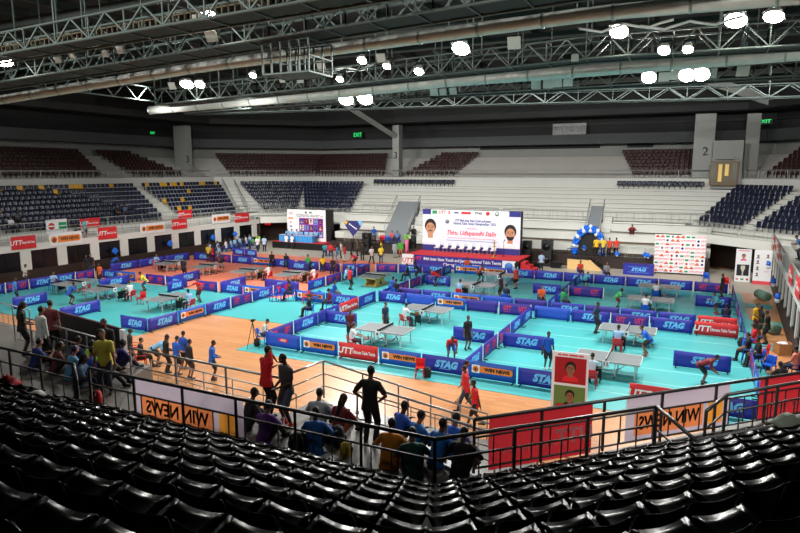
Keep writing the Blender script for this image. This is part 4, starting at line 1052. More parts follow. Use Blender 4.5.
    for s in (-1, 1):
        cone(ls, sh + rx * (s * .11) - tdir * .03, J['S%d' % s], .075, .076); cone(ls, J['S%d' % s], J['E%d' % s], .066, .055); cone(ls, J['E%d' % s], J['E%d' % s].lerp(J['W%d' % s], .9), .054, .042)
    J['longshirt'] = fuse(ls, 'shirt', .014, .35)
    return J
SIT = dict(pel=(0, -.06, .60), footL=(-.12, .42, .09), footR=(.12, .42, .09), kneeL=(-.1, .6, 1), kneeR=(.1, .6, 1))
POSES = dict(
    stand=dict(), hold=dict(handL=(-.10, .24, 1.02), handR=(.08, .25, 1.0), nod=18), hips=dict(handL=(-.19, .06, 1.0), handR=(.19, .06, 1.0), poleL=(-1, -.35, 0), poleR=(1, -.35, 0)),
    ready=dict(lean=38, pel=(0, -.12, .78), footL=(-.25, .05, .09), footR=(.25, -.05, .09), handL=(-.2, .42, .95), handR=(.28, .45, .9), nod=-12, fingers='grip'),
    stroke=dict(lean=18, pel=(0, -.03, .86), footL=(-.22, .12, .09), footR=(.2, -.15, .09), handL=(-.3, .32, 1.1), handR=(.42, .35, 1.12), nod=0, fingers='grip'),
    bend=dict(lean=92, pel=(0, -.12, .84), footL=(-.16, .0, .09), footR=(.16, .06, .09), handL=(-.16, .5, .22), handR=(.2, .52, .25), poleL=(-1, 0, .3), poleR=(1, 0, .3), nod=-20),
    stoop=dict(lean=62, pel=(0, -.12, .84), footL=(-.16, .02, .09), footR=(.16, .02, .09), handL=(-.18, .45, .6), handR=(.2, .48, .62), nod=-5),
    sit=dict(lean=4, handL=(-.14, .26, .64), handR=(.14, .26, .64), **SIT), sitlean=dict(lean=28, handL=(-.1, .40, .66), handR=(.1, .42, .66), nod=10, **SIT),
    sitarm=dict(lean=10, handL=(-.16, .42, .76), handR=(.18, .45, .78), nod=8, **SIT),
    walk=dict(lean=5, footL=(-.1, .3, .1), footR=(.1, -.3, .14), handL=(-.26, -.12, .86), handR=(.26, .2, .9)),
    phone=dict(handL=(-.05, .24, 1.18), handR=(.10, .20, 1.42), nod=14, fingers='grip'),
    floor=dict(lean=16, pel=(0, -.05, .14), footL=(-.14, .5, .09), footR=(.14, .48, .09), kneeL=(-.2, .2, 1), kneeR=(.2, .2, 1), handL=(-.2, .38, .42), handR=(.2, .38, .42), nod=4),
    lean=dict(lean=35, pel=(0, -.2, .9), footL=(-.13, -.1, .09), footR=(.13, -.05, .09), handL=(-.2, .35, 1.0), handR=(.2, .36, 1.0), nod=-8),
    raise_=dict(lean=6, handL=(-.12, .0, 1.22), handR=(.12, .0, 1.22), poleL=(-1, 0, .3), poleR=(1, 0, .3), **SIT))
POSES['raise_'].update(handL=(-.12, -.05, 1.30), handR=(.12, -.05, 1.30))
FIG = {}
PLACED = []
npeople = 0
def person(pose, p, face, top, bottom, label, scale=1, long=False, trousers=True, hair=True, shoe=(30, 30, 34), skin=None, bat=None, chair_=None, chair_label=None, cat='person', seat_h=None, extra=None):
    """face: heading in degrees in arena axes, 90 = away from the viewer's side towards the far stand"""
    global npeople
    if pose not in FIG: FIG[pose] = figure(**POSES[pose])
    J = FIG[pose]; rz = R(face - 90); npeople += 1
    p = Vector(p)
    for q in PLACED:
        d = Vector((p.x - q.x, p.y - q.y, 0))
        if abs(p.z - q.z) < .7 and d.length < .62: p = p + (d.normalized() if d.length > .01 else Vector((0, 1, 0))) * (.62 - d.length)
    PLACED.append(p); z = p[2]
    r = empty('person', (p[0], p[1], z), rz, label, 'person'); r.scale = (scale,) * 3
    sk = SKIN[(npeople * 7) % 4] if skin is None else SKIN[skin]
    o = link('body', J['body'], r); o.material_slots[0].link = 'OBJECT'; o.material_slots[0].material = sk
    def wear(nm, me, col, rough=.75):
        o = link(nm, me, r); 
        o.material_slots[0].link = 'OBJECT'; o.material_slots[0].material = C(col, rough)
    wear('shirt', J['longshirt' if long else 'shirt'], top); wear('trousers' if trousers else 'shorts', J['trousers' if trousers else 'shorts'], bottom); wear('shoes', J['shoes'], shoe)
    if hair: link('hair', J['longhair' if hair == 'long' else 'hair'], r, mat=HAIR)
    if bat:
        palm, d = J['hands'][1]
        c = palm + d * .05
        b = MB().tube([c, c + d * .1], .012, 6).build('bat_handle', M('bat_wood', (170, 120, 70), .5), None)
        bl = MB(); n = d.cross(Vector((1, 0, 0))).normalized(); bl.tube([c + d * .17 - n * .006, c + d * .17 + n * .006], .078, 14).build('bat_blade', C(bat), b)
        b.name = 'table_tennis_bat'; b.location = r.location; b.rotation_euler = (0, 0, rz); tag(b, 'bat held by ' + label, 'bat')
        b.scale = (scale,) * 3
        w = b['label'].split()
        b['label'] = ' '.join(w[:16])
    if chair_:
        q = Matrix.Rotation(rz, 3, 'Z') @ Vector((0, -.05 * scale, 0))
        chair(chair_, p[0] + q.x, p[1] + q.y, z, rz, chair_label or ('%s plastic chair under the %s' % (chair_, label)))
    return r
G = lambda px, py, z=.025: at(px, py, z)
GG = lambda u, v, z=.025: (u, v, z)
NAVYC, WHT, LBL, BLK, RED, DKR, BLU, ORG, YEL, TEAL, GRN, GRY, JEAN, BEI = (28, 34, 62), (214, 216, 218), (150, 184, 222), (22, 22, 25), (200, 30, 36), (128, 24, 36), (24, 82, 180), (236, 104, 44), (232, 184, 30), (70, 172, 178), (60, 170, 90), (128, 130, 134), (46, 58, 84), (190, 168, 132)
# players and umpires on the right courts
person('hold', G(350.5, 341.5), 300, (88, 28, 34), BLK, 'player in black shirt with red sleeves waiting at the front left table', trousers=False)
def umpire(x, y, face, top, col, label, desk=True, hair=True):
    person('sitarm', GG(x, y), face, top, (36, 40, 54), 'umpire in %s shirt seated %s' % label, long=False, chair_=col, chair_label='%s plastic chair of the umpire %s' % (col, label[1]), hair=hair)
    if desk:
        d = Vector((math.cos(R(face)), math.sin(R(face)))); umpire_desk(x + d.x * .72, y + d.y * .72, R(face - 90), 'small black umpire desk with score flipper ' + label[1])
umpire(-14.95, 25.3, 30, WHT, 'red', ('white', 'by the red front barrier'))
umpire(-14.6, 30.6, 60, WHT, 'red', ('white', 'at the second-row left table'))
umpire(-3.5, 25.2, 90, (190, 214, 232), 'red', ('pale blue', 'beside the picture standee'))
umpire(-3.1, 30.6, 90, LBL, 'red', ('light blue', 'before the blue and navy players'))
umpire(-2.5, 39.3, 90, WHT, 'blue', ('white', 'at the nearer right back table'))
umpire(-2.2, 44.4, 90, WHT, 'blue', ('white', 'at the farther right back table'))
umpire(-14.5, 39.2, 90, LBL, 'red', ('light blue', 'at the table beyond the coach aisle'))
person('sit', GG(-13.1, 48.3), 270, LBL, BLK, 'umpire in light blue shirt behind the table nearest the red stage', chair_='blue', chair_label='blue plastic chair of the umpire nearest the red stage')
person('stand', G(385, 333), 350, NAVYC, BLK, 'player in navy kit standing left of the second-row left table', trousers=False, bat=(200, 30, 36))
person('stoop', G(451, 361), 300, RED, (30, 60, 150), 'player in red shirt and blue shorts bending behind the front barrier', trousers=False)
person('stand', G(467, 349.5), 330, BLK, BLK, 'player in black and yellow kit behind the front divider barrier', trousers=False)
person('stand', G(547, 369), 300, BLU, BLK, 'player in royal blue shirt looking down left of the standee', trousers=False, shoe=(190, 190, 190))
person('ready', G(646, 355), 190, (30, 96, 205), BLK, 'player in bright blue shirt at the right end of a grey table', trousers=False, bat=(24, 22, 22), shoe=(160, 60, 50))
person('hips', G(595.5, 333), 340, (34, 54, 84), BLK, 'player in slate navy kit left of the blue player', trousers=False)
person('stoop', G(702, 384), 0, (122, 22, 34), BLK, 'player in crimson shirt bending beside the lone barrier at right', trousers=False)
person('ready', G(617, 307.5), 10, (70, 180, 100), (120, 24, 34), 'boy in green shirt at the left of the right back tables', .88, trousers=False, bat=(24, 22, 22))
person('ready', G(717, 314), 200, TEAL, NAVYC, 'player in teal shirt at the right back table', .93, trousers=False, shoe=(200, 40, 40), bat=(24, 22, 22))
person('stand', G(722, 297), 200, BLK, BLK, 'player in black shirt behind the teal player', .95, trousers=False)
person('stoop', G(585.5, 288), 80, (110, 196, 226), BLK, 'boy in sky blue shirt leaning over the far barrier', .9, trousers=False)
person('ready', G(480, 282), 340, ORG, BLK, 'player in orange shirt crouching by the stage-side table', trousers=False, bat=(200, 30, 36))
person('stand', G(516, 289), 160, (226, 70, 64), BLK, 'player in coral red shirt right of the stage-side table', trousers=False, bat=(24, 22, 22))
person('hold', G(501, 299.5), 170, (60, 26, 32), BLK, 'player in black and red shirt right of the table beyond the aisle', trousers=False, bat=(200, 30, 36))
person('stoop', G(436, 286), 200, RED, BLK, 'player in red shirt bending at the lone spur barrier', trousers=False)
person('stand', G(350, 289.5), 60, (214, 36, 44), BLK, 'player in red shirt with white number at the gold table', trousers=False, bat=(24, 22, 22))
umpire(-24.6, 40.8, 0, LBL, 'green', ('light blue', 'left of the gold table'), False)
person('ready', GG(-20.3, 44.9), 200, BLK, BLK, 'player in black at the far right of the gold table', trousers=False)
# coaches and reserves in the aisles
for px, py, f, top, col, lb in ((541, 306, 300, ORG, 'blue', 'coach in orange shirt seated in the aisle'), (563, 309, 340, GRN, 'blue', 'coach in green shirt seated in the aisle'),
    (506, 305, 80, NAVYC, 'blue', 'coach in navy shirt seated in the aisle right of the orange strip'), (393, 296, 60, BLU, 'blue', 'coach in blue shirt seated at the end of the gold court'),
    (396, 299, 70, BLK, 'blue', 'coach in black shirt seated at the end of the gold court'), (725, 328, 90, NAVYC, 'dark blue', 'broad man in navy shirt seated with his back to us between red barriers')):
    person('sit', G(px, py), f, top, BLK, lb, chair_=col, chair_label='%s plastic chair under the %s' % (col, lb.replace(' seated', '')), hair='navy shirt seated with' not in lb or True)
person('sit', G(309, 317), 200, BLK, BLK, 'person in black seated on a blue chair left of the front divider', chair_='blue', chair_label='blue plastic chair of the person in black by the front divider')
person('sit', G(329, 310), 210, (120, 24, 34), BLK, 'person in dark red and black seated behind the front divider', chair_='blue', chair_label='blue plastic chair of the dark red person behind the divider')
person('sit', G(335, 301), 10, BLU, JEAN, 'person in blue shirt seated by the show court panels', chair_='blue', chair_label='blue plastic chair of the blue person by the show court')
person('sit', G(290, 300.5), 200, (52, 50, 56), BLK, 'person in grey-black top seated behind the pink court', chair_='blue', chair_label='blue plastic chair of the grey-black person behind pink court')
for px, py, a, lb in ((274, 301, 150, 'empty blue plastic chair at the front right of the pink court'), (281, 301, 170, 'empty blue plastic chair second from the pink court corner'), (317, 303, 160, 'empty blue plastic chair beside the red one behind divider')):
    chair('blue', *G(px, py), R(a), lb)
chair('red', *G(306, 303), R(140), 'empty red plastic chair behind the show court panels')
person('sitlean', G(263, 344), 20, (206, 204, 196), (60, 56, 60), 'man in cream shirt seated at the left corner barrier beside a tripod', chair_='blue', chair_label='blue folding chair of the cream-shirted man at the corner')
person('sit', G(407, 281), 200, BLK, BLK, 'person in black seated with a wheeled frame in the show court', chair_='dark blue', chair_label='dark chair of the person in black in the show court')
# left courts
person('stroke', GG(-30.2, 30.7), 270, (206, 32, 38), BLK, 'player in red shirt at the nearest left table', trousers=False, bat=(24, 22, 22))
umpire(-28.7, 28.3, 180, LBL, 'red', ('light blue', 'at the nearest left table'))
umpire(-34.5, 28.7, 180, WHT, 'red', ('white', 'at the middle left table'))
chair('red', *G(142, 304), R(200), 'empty red plastic chair in the middle of the left courts')
chair('red', *G(87, 295), R(160), 'empty red plastic chair beside the leftmost left table')
person('ready', G(145, 291), 230, (220, 200, 60), (40, 60, 110), 'player in yellow shirt at the far end of the left courts', trousers=False, bat=(24, 22, 22))
person('ready', G(71, 304.5), 80, BLU, BLK, 'player in blue shirt at the near end of the leftmost table', trousers=False, bat=(200, 30, 36))
person('stand', G(101, 285), 270, ORG, BLK, 'player in orange shirt at the far end of the leftmost table', trousers=False)
umpire(-43.0, 29.0, 0, LBL, 'blue', ('light blue', 'at the far left wall side'))
person('stand', G(16, 303), 60, (60, 130, 210), BLK, 'person in blue shirt with white number at the far left court corner', trousers=False)
umpire(-31.0, 39.2, 180, WHT, 'red', ('white', 'at the third pink court table'))
umpire(-27.0, 39.8, 180, WHT, 'red', ('white', 'at the rightmost pink court table'))
umpire(-44.0, 39.6, 0, LBL, 'red', ('light blue', 'left of the pink court tables'))
person('stand', GG(-38.0, 37.0), 100, BLK, BLK, 'player in black at the front of the pink court', trousers=False)
person('stand', G(209, 261.5), 290, (214, 190, 60), BLK, 'player in yellow and white top at the back of the pink court', trousers=False)
person('hold', G(213, 262), 200, (200, 40, 44), BLK, 'player in red top at the back of the pink court', .9, trousers=False)
person('stand', G(216.5, 262), 250, (150, 200, 210), (120, 160, 200), 'player in pale cyan kit at the back of the pink court', .95, trousers=False)
person('ready', G(222, 268), 260, (60, 60, 64), BLK, 'player in black and white crouching at the second pink table', trousers=False)
# officials in the far left corner
officials = ((226, 252, WHT), (231, 251, LBL), (235, 250, (130, 190, 220)), (240, 248.5, LBL), (243, 250, BLK), (246, 247, WHT), (250, 246, LBL), (253, 249, GRN), (218, 254, LBL), (210, 255, (170, 190, 220)))
for n, (px, py, top) in enumerate(officials):
    person('sit', G(px, py), (200, 230, 260, 250)[n % 4], top, (40, 44, 60), 'official in %s shirt seated in the far left corner, %s from left' % ({WHT: 'white', LBL: 'light blue', BLK: 'black', GRN: 'green'}.get(top, 'pale blue'), nth(1 + sorted(o[0] for o in officials).index(px))),
           chair_='blue', chair_label='blue plastic chair of the %s official from left in the far corner' % nth(1 + sorted(o[0] for o in officials).index(px)))
person('walk', G(258, 252), 300, (226, 226, 230), (30, 30, 36), 'man in white shirt standing before the corner passage')
person('stand', G(264.5, 251.5), 120, (170, 196, 226), (26, 28, 40), 'man in pale blue shirt facing the corner passage')
person('stand', G(254, 249), 300, (120, 200, 60), (40, 40, 50), 'man in lime shirt at the mouth of the corner passage')
person('stand', G(249, 246), 210, (150, 190, 225), (40, 44, 60), 'man in sky shirt pointing near the corner passage')
person('sit', G(272, 266.5), 300, BLK, BLK, 'person in black seated behind the pink court barrier', chair_='blue', chair_label='blue plastic chair of the person in black behind pink court')
person('sitlean', G(287, 267), 290, (32, 36, 44), BLK, 'person in charcoal seated behind the pink court barrier', chair_='blue', chair_label='blue plastic chair of the charcoal person behind pink court')
person('sit', G(308, 270), 290, GRN, JEAN, 'person in green seated behind the pink court barrier', chair_='blue', chair_label='blue plastic chair of the green person behind pink court')
person('sit', G(323, 271), 290, YEL, JEAN, 'person in yellow seated behind the pink court barrier', chair_='blue', chair_label='blue plastic chair of the yellow person behind pink court')
person('sit', G(333, 273), 290, (40, 30, 30), BLK, 'person in dark brown seated behind the pink court barrier', chair_='blue', chair_label='blue plastic chair of the brown-clad person behind pink court')
# crowd between the photo screen and the stage
person('sit', G(325, 256), 300, (40, 150, 170), BLK, 'person in teal seated right of the small stage', chair_='blue', chair_label='blue plastic chair of the teal person')
person('sit', G(331, 256), 300, (200, 50, 54), NAVYC, 'person in red seated right of the small stage', chair_='blue', chair_label='blue plastic chair of the red person right of small stage')
person('stand', G(337.5, 262.5), 210, (60, 150, 200), (120, 140, 170), 'person in cyan shirt and pale jeans standing on the pink floor')
person('stand', G(341.5, 258), 210, (210, 205, 200), BLK, 'person in white standing behind the cyan-shirted one')
person('stand', G(345, 262), 200, (206, 60, 70), (190, 190, 190), 'person in rose red shirt and grey trousers on the pink floor')
person('stoop', G(355, 266.5), 250, (226, 50, 80), BLK, 'person in pink-red shirt bending on the pink floor', trousers=False)
person('stand', G(352, 255), 200, BLK, BLK, 'person in black before the kite-shaped sign', .97)
person('stand', G(358, 256), 200, (90, 84, 60), BLK, 'person in olive behind the black suited man')
person('stand', G(362.5, 260.5), 290, (38, 32, 30), (30, 28, 28), 'man in black suit standing left of the loudspeaker', long=True)
person('walk', G(371.5, 264), 330, (224, 222, 220), (34, 34, 40), 'man in white shirt walking past the loudspeaker')
person('stand', G(381, 263), 300, (232, 206, 60), JEAN, 'person in yellow shirt standing before the platform')
person('stand', G(381.5, 257), 200, (220, 190, 40), BLK, 'person in deep yellow shirt behind the yellow one')
person('stand', G(395, 258), 300, (150, 152, 156), (150, 152, 156), 'woman in grey dress beside the platform', hair='long', long=True)
person('stand', G(400.5, 257), 300, (80, 180, 60), (200, 110, 50), 'woman in green and orange sari beside the stage', hair='long', long=True)
PZ = 1.08
person('stand', at_v(374, 248, 58.9), 300, BLU, (34, 34, 44), 'person in blue standing on the platform by the loudspeaker') .location.z = PZ
for n, (px, top, lb) in enumerate(((392, (206, 90, 100), 'person in pink seated on the platform chairs'), (397, (90, 120, 170), 'person in blue-green seated on the platform chairs'))):
    p = at_v(px, 245, 58.9); person('sit', (p.x, 58.9, PZ), 280, top, JEAN, lb, chair_='blue', chair_label='blue plastic chair under the ' + lb.replace(' seated on the platform chairs', ' on the platform'))
for n, (px, col) in enumerate(((381, 'red'), (383.5, 'red'), (387, 'blue'), (389.5, 'blue'))):
    p = at_v(px, 245, 59.0); chair(col, p.x, 59.0, PZ, R(180 + 10), 'empty %s plastic chair on the platform, %s from left' % (col, nth(n % 2 + 1)))
p = at_v(414.5, 240, 59.7); person('floor', (p.x, 59.55, 2.07), 280, BLK, BLK, 'person in black sitting on the white steps left of the stage')
p = at_v(632, 236, 60.7); person('floor', (p.x, 60.6, 3.02), 270, (150, 30, 36), BLK, 'person in dark red sitting alone on the white tiers')
p = at_v(596, 252, 58.5); person('stand', (p.x, 58.5, PZ), 100, YEL, BLK, 'person in yellow shirt with back turned at the balloon arch')
p = at_v(601, 252, 58.5); person('stand', (p.x, 58.5, PZ), 260, (222, 196, 50), NAVYC, 'person in yellow and blue at the balloon arch')
p = at_v(606, 252, 58.5); person('stand', (p.x, 58.4, PZ), 250, (206, 70, 40), BLK, 'person in orange and black right of the balloon arch')
p = at_v(612, 252, 58.5); person('stand', (p.x, 58.4, PZ), 100, (224, 60, 44), BLK, 'person in scarlet and yellow shirt right of the balloon arch')
person('stand', G(541, 271.5), 110, (160, 186, 216), (40, 42, 52), 'man in pale blue shirt standing alone on the far floor')
person('sit', G(580, 277), 300, (206, 60, 50), BLK, 'person in red and black seated behind the far barrier', chair_='blue', chair_label='blue plastic chair of the red person behind the far barrier')
person('sit', G(606, 279), 300, (140, 138, 140), BLK, 'person in grey seated behind the far barrier', chair_='blue', chair_label='blue plastic chair of the grey person behind the far barrier')
person('sit', G(467, 273), 290, (210, 80, 50), BLK, 'person in red-orange seated in front of the stage', chair_='blue', chair_label='blue plastic chair in front of the stage')
chair('blue', *G(706, 283), R(190), 'empty blue plastic chair behind the far right barrier')
chair('red', *G(726, 288), R(190), 'empty red plastic chair behind the far right barrier')
# right aisle
person('hold', G(754, 334), 320, (236, 178, 24), (90, 24, 34), 'man in golden yellow shirt standing on the orange floor at right')
person('phone', G(760, 338), 200, (24, 26, 24), BLK, 'person in black behind the one in black shorts', trousers=False)
person('hold', G(766, 344), 160, (22, 24, 22), BLK, 'person in black shirt and shorts standing on the orange floor', trousers=False)
person('sit', G(752, 351), 180, (214, 40, 50), (30, 90, 190), 'person in red and yellow shirt seated by the right barrier', chair_='blue', chair_label='blue plastic chair of the red and yellow person')
person('sit', G(746, 362), 170, BLK, BLK, 'person in black seated nearest the right barrier', chair_='blue', chair_label='blue plastic chair nearest the right barrier')
person('sit', G(756, 367), 190, (26, 28, 30), BLK, 'person in black with cap seated at the right barrier', chair_='blue', chair_label='blue plastic chair of the black-clad person with cap')
chair('red', *G(762, 361), R(100), 'empty red plastic chair behind the person with cap')
chair('blue', *G(768, 374), R(150), 'empty blue plastic chair beside a backpack at right')
person('sit', G(793, 378), 150, (226, 126, 110), (60, 56, 70), 'man in salmon pink shirt seated at the right wall', chair_='dark blue', chair_label='dark blue chair of the salmon-shirted man')
person('floor', G(781, 384), 120, BLK, BLK, 'person in black sitting low beside the salmon-shirted man')
for px, top, lb, v in ((791, (90, 130, 190), 'man in blue checked shirt leaning on the right gallery rail', 47.5), (799, (150, 180, 220), 'man in pale blue shirt on the right gallery near the frame edge', 43.8)):
    u = gal(v) + 1.0; person('lean', (u, v, 3.05), 175, top, (36, 40, 54), lb)
# left side of the hall
person('hold', GG(-46.3, 29.0), 30, (216, 214, 208), (40, 44, 60), 'man in white shirt standing at the left wall')
person('stand', GG(-46.7, 34.6), 320, BLK, BLK, 'person in black at the left wall, first of two'); person('stand', GG(-46.9, 35.2), 300, (34, 34, 40), JEAN, 'person in charcoal at the left wall, second of two')
person('stoop', GG(-46.8, 37.4), 100, (30, 90, 190), BLK, 'person in blue with red bag at the left wall')
for px, py, d, f, top, lb, pose in ((11, 222, 3.9, 290, WHT, 'spectator in white alone in the left seats', 'sit'), (18, 219, 4.4, 290, (60, 76, 80), 'spectator in slate seated above the white-shirted one', 'sit'), (117, 210, 4.4, 300, BLK, 'spectator in black in the left navy seats', 'sit'), (125, 210, 4.4, 300, (90, 110, 150), 'spectator in blue-grey in the left navy seats', 'sit'),
    (76, 232, 1.9, 300, BLK, 'spectator in black seated on the steps above the white banner', 'sit'), (162, 180, 11.9, 300, BLK, 'person in black standing at the upper left rail', 'stand')):
    v = at_u(px, py, -48 - d).y; z = {3.9: 3.66, 4.4: 4.09, 1.9: 3.36, 11.9: 7.78}[d]
    if d == 1.9: pose = 'floor'
    person(pose, (-48 - d, v, z), f - 290, top, BLK, lb)
v = at_u(84.5, 230, -48.9).y; person('stand', (-48.9, v, 2.97), 20, (90, 180, 190), (60, 70, 90), 'person in cyan and yellow standing at the left front rail', trousers=False)
# ---------------------------------------------------------------- spectators on the near deck
D = lambda px, py, z=DZ: at(px, py, z)
person('hips', GG(-6.0, 10.85, DZ), 95, (16, 16, 18), (18, 20, 26), 'man in black T-shirt standing with hands on hips on the near deck')
person('phone', GG(-8.95, 11.1, DZ), 70, (214, 24, 34), (18, 18, 20), 'man in red polo holding a phone to his face on the deck')
person('hold', GG(-8.2, 10.9, DZ), 250, (66, 62, 62), (78, 84, 96), 'man in charcoal T-shirt and grey shorts looking at his phone', trousers=False, shoe=(190, 40, 40))
person('stand', GG(-13.75, 10.5, DZ), 300, (196, 186, 70), (40, 44, 60), 'man in yellow shirt before the black partition')
person('stand', GG(-14.75, 11.35, DZ), 290, BLK, BLK, 'man in black at the white end of the partition')
person('stand', GG(-17.85, 11.5, DZ), 85, (186, 190, 186), (20, 20, 24), 'man in pale grey long-sleeved shirt at the left deck rail', long=True)
person('hold', GG(-19.1, 11.7, DZ), 60, (20, 18, 20), (24, 20, 22), 'person in black shirt and shorts at the left deck rail', trousers=False, hair='long')
person('stand', GG(-18.4, 12.2, DZ), 120, (90, 24, 32), BLK, 'person in maroon and black behind the pale grey man')
for px, py, f, top, bot, pose, lb, lg, tr in ((131, 366, 60, BLK, BLK, 'stand', 'man in black by the red chairs below the deck', False, True), (157, 366, 40, (120, 180, 220), BLK, 'stoop', 'player in light blue bending below the deck', False, False), (167, 373, 60, (24, 26, 24), BLK, 'hold', 'player in black and yellow track jacket below the deck', True, True),
    (177, 375, 80, (30, 90, 190), BLK, 'hold', 'player in blue shirt with white number below the deck', False, False), (184, 369, 90, (34, 80, 170), BLK, 'stand', 'player in deep blue shirt behind the numbered player', False, False), (190, 379, 70, (30, 30, 34), (60, 50, 50), 'stand', 'player in black jacket below the deck', True, False),
    (213, 380, 40, (28, 92, 184), BLK, 'hold', 'man in blue jacket standing alone on the wood floor', True, False)):
    person(pose, G(px, py), f, top, bot, lb, trousers=tr, long=lg)
person('sit', G(144, 368), 60, BLK, BLK, 'person in black seated below the deck', chair_='red', chair_label='red plastic chair of the person in black below the deck')
chair('red', *G(124, 352), R(-60), 'empty red plastic chair by the left corner barrier'); chair('red', *G(136, 357), R(-40), 'second empty red plastic chair by the left corner barrier')
person('walk', G(466, 411), 200, (206, 34, 44), JEAN, 'man in red shirt and jeans walking on the wood floor', long=True)
person('walk', G(464, 405), 20, (190, 130, 150), BEI, 'man in pink checked shirt and beige trousers walking', long=False)
person('walk', G(475, 428), 210, (208, 28, 34), BLK, 'man in red T-shirt and black shorts walking behind the rail', trousers=False)
# people sitting on the deck and steps
for u, v, z, f, top, bot, pose, lb, lg, hr in (
    (-17.3, 10.9, DZ, 80, (30, 50, 120), BLK, 'floor', 'person in blue and maroon seated at the far left of the deck', False, True), (-16.46, 10.96, DZ, 70, (96, 40, 44), BLK, 'floor', 'person in brown-red seated at the far left of the deck', False, True),
    (-16.5, 11.5, DZ, 80, (36, 54, 120), NAVYC, 'floor', 'person in indigo seated near the yellow shirted man', False, True), (-15.75, 11.45, DZ, 70, (150, 200, 50), NAVYC, 'floor', 'person in lime green seated on the left deck', False, True),
    (-15.65, 10.9, DZ, 80, (90, 150, 186), JEAN, 'floor', 'person in pale blue T-shirt seated on the left deck', False, True), (-14.8, 10.5, DZ, 40, (84, 110, 144), JEAN, 'floor', 'woman in denim blue with long dark hair on the left deck', False, 'long'),
    (-14.9, 11.0, DZ, 60, (30, 80, 180), NAVYC, 'floor', 'person in royal blue seated on the left deck', False, True), (-14.9, 11.7, DZ, 80, (44, 40, 110), NAVYC, 'floor', 'person in violet blue seated by the partition end', False, True), (-14.25, 10.95, DZ, 30, (22, 24, 24), BLK, 'floor', 'person in black jacket with lime collar seated at the rail gap', True, True),
    (-8.92, 10.4, DZ, 60, (24, 24, 28), BLK, 'floor', 'person in black seated against the rail under the red polo man', True, True), (-8.06, 9.9, DZ, 90, (88, 38, 128), BLK, 'floor', 'person in purple shirt seated behind the dark rail', False, True),
    (-6.88, 10.04, DZ, 110, (30, 100, 180), NAVYC, 'floor', 'person in bright blue bowed over behind the dark rail', True, True), (-7.45, 11.0, DZ, 100, (176, 184, 186), GRY, 'floor', 'grey-haired man in pale grey shirt seated at the stair top', True, True),
    (-6.85, 10.95, DZ, 80, (120, 30, 34), (150, 80, 40), 'floor', 'woman in maroon and orange seated at the stair top', False, 'long'), (-5.2, 10.2, DZ, 100, (216, 130, 24), (150, 90, 20), 'floor', 'woman in mustard yellow seated just behind the dark rail', True, True),
    (-5.6, 11.1, DZ, 60, (30, 84, 190), BLK, 'floor', 'player in blue shirt seated at the stair top, leftmost of four', False, True), (-5.1, 10.95, DZ, 60, (34, 110, 196), BLK, 'floor', 'player in blue shirt with white bib seated on the stairs', False, True),
    (-4.55, 10.72, DZ, 70, (36, 112, 200), BLK, 'floor', 'player in sky blue shirt with bib seated at the stair top right', False, True), (-4.35, 10.95, DZ - .1, 70, (34, 96, 190), BLK, 'floor', 'player in blue shirt seated beside the right handrail', False, True),
    (-3.95, 10.5, DZ, 90, (24, 26, 34), BLK, 'floor', 'person in black jacket seated at the red banner', True, True), (-4.6, 10.0, DZ, 120, (30, 90, 80), BLK, 'floor', 'person in dark green and black bent over at the rail corner', False, True)):
    person(pose, (u, v, z), f, top, bot, lb, long=lg, hair=hr)
print('people', npeople)
# ---------------------------------------------------------------- stage with the big banner
SU0, SU1, SV0, SV1, SZ = -24.4, -13.6, 51.3, 55.2, 1.15
st = empty('stage', ((SU0 + SU1) / 2, SV0, 0), 0, 'wide stage with red carpet top and purple lettered front', 'stage'); sl = SU1 - SU0
MB().box((0, 2, SZ / 2), (sl, SV1 - SV0, SZ - .04)).build('platform', BLACK, st)
MB().box((0, 2, SZ), (sl, SV1 - SV0, .06)).build('carpet', REDC, st)
fp = MB().box((-.3, -.07, SZ / 2), (sl - .8, .03, SZ)).build('front_cloth', UTTPURP, st)
text(fp, 'UTT', .3, -4.2, .82, -.09, PINKTXT, shear=.15, bold=.02, name='logo_lettering')
text(fp, '84th Inter State Youth and Junior National Table Tennis', .26, .15, .84, -.09, PWHITE, bold=.008, maxw=7.4)
text(fp, 'Championships - 2022', .26, .2, .42, -.09, PWHITE, bold=.008, maxw=3.6)
MB().box((4.55, -.1, SZ / 2), (1.2, .03, SZ * .95)).build('crest_panel', PWHITE, st)
MB().tube([(4.55, -.117, .62), (4.55, -.13, .62)], .36, 16).build('crest_disc', M('crest_blue', (70, 130, 210), .6), st)
p = at_v(409, 257, SV0 - .25)
pd = empty('podium', (p.x, SV0 - .45, 0), 0, 'white podium with red logo at the left end of the stage front', 'podium')
MB().box((0, 0, .62), (1.15, .25, 1.2)).build('podium_body', PWHITE, pd)
utt_text(pd, .42, 0, .66, -.14, UTTRED); MB().box((0, -.13, .38), (.8, .006, .04)).build('underline', UTTRED, pd)
sp = empty('stage_steps', (SU1 + .0, SV0 + .3, 0), 0, 'red carpeted steps down the right side of the stage', 'steps')
for i in range(4): MB().box((.28 + .42 * i, .6, (SZ - .26 * (i + 1)) / 2 + .1), (.44, 1.2, SZ - .26 * (i + 1) + .1)).build('step', REDC, sp)
BV = 54.6
a, c, bt, tp = at_v(423, 209, BV), at_v(521, 212, BV), at_v(423, 248, BV).z, at_v(423, 209, BV).z
bw, bh = c.x - a.x, tp - SZ
bn = empty('stage_banner', ((a.x + c.x) / 2, BV, SZ), 0, 'big stage banner with red handwriting and two portraits', 'banner')
MB().box((0, 0, bh / 2), (bw, .06, bh)).build('banner_panel', M('banner_pale', (222, 226, 240), .6), bn)
MB().box((0, .35, bh / 2), (bw + .1, .55, bh)).build('support_frame', BLACK, bn)
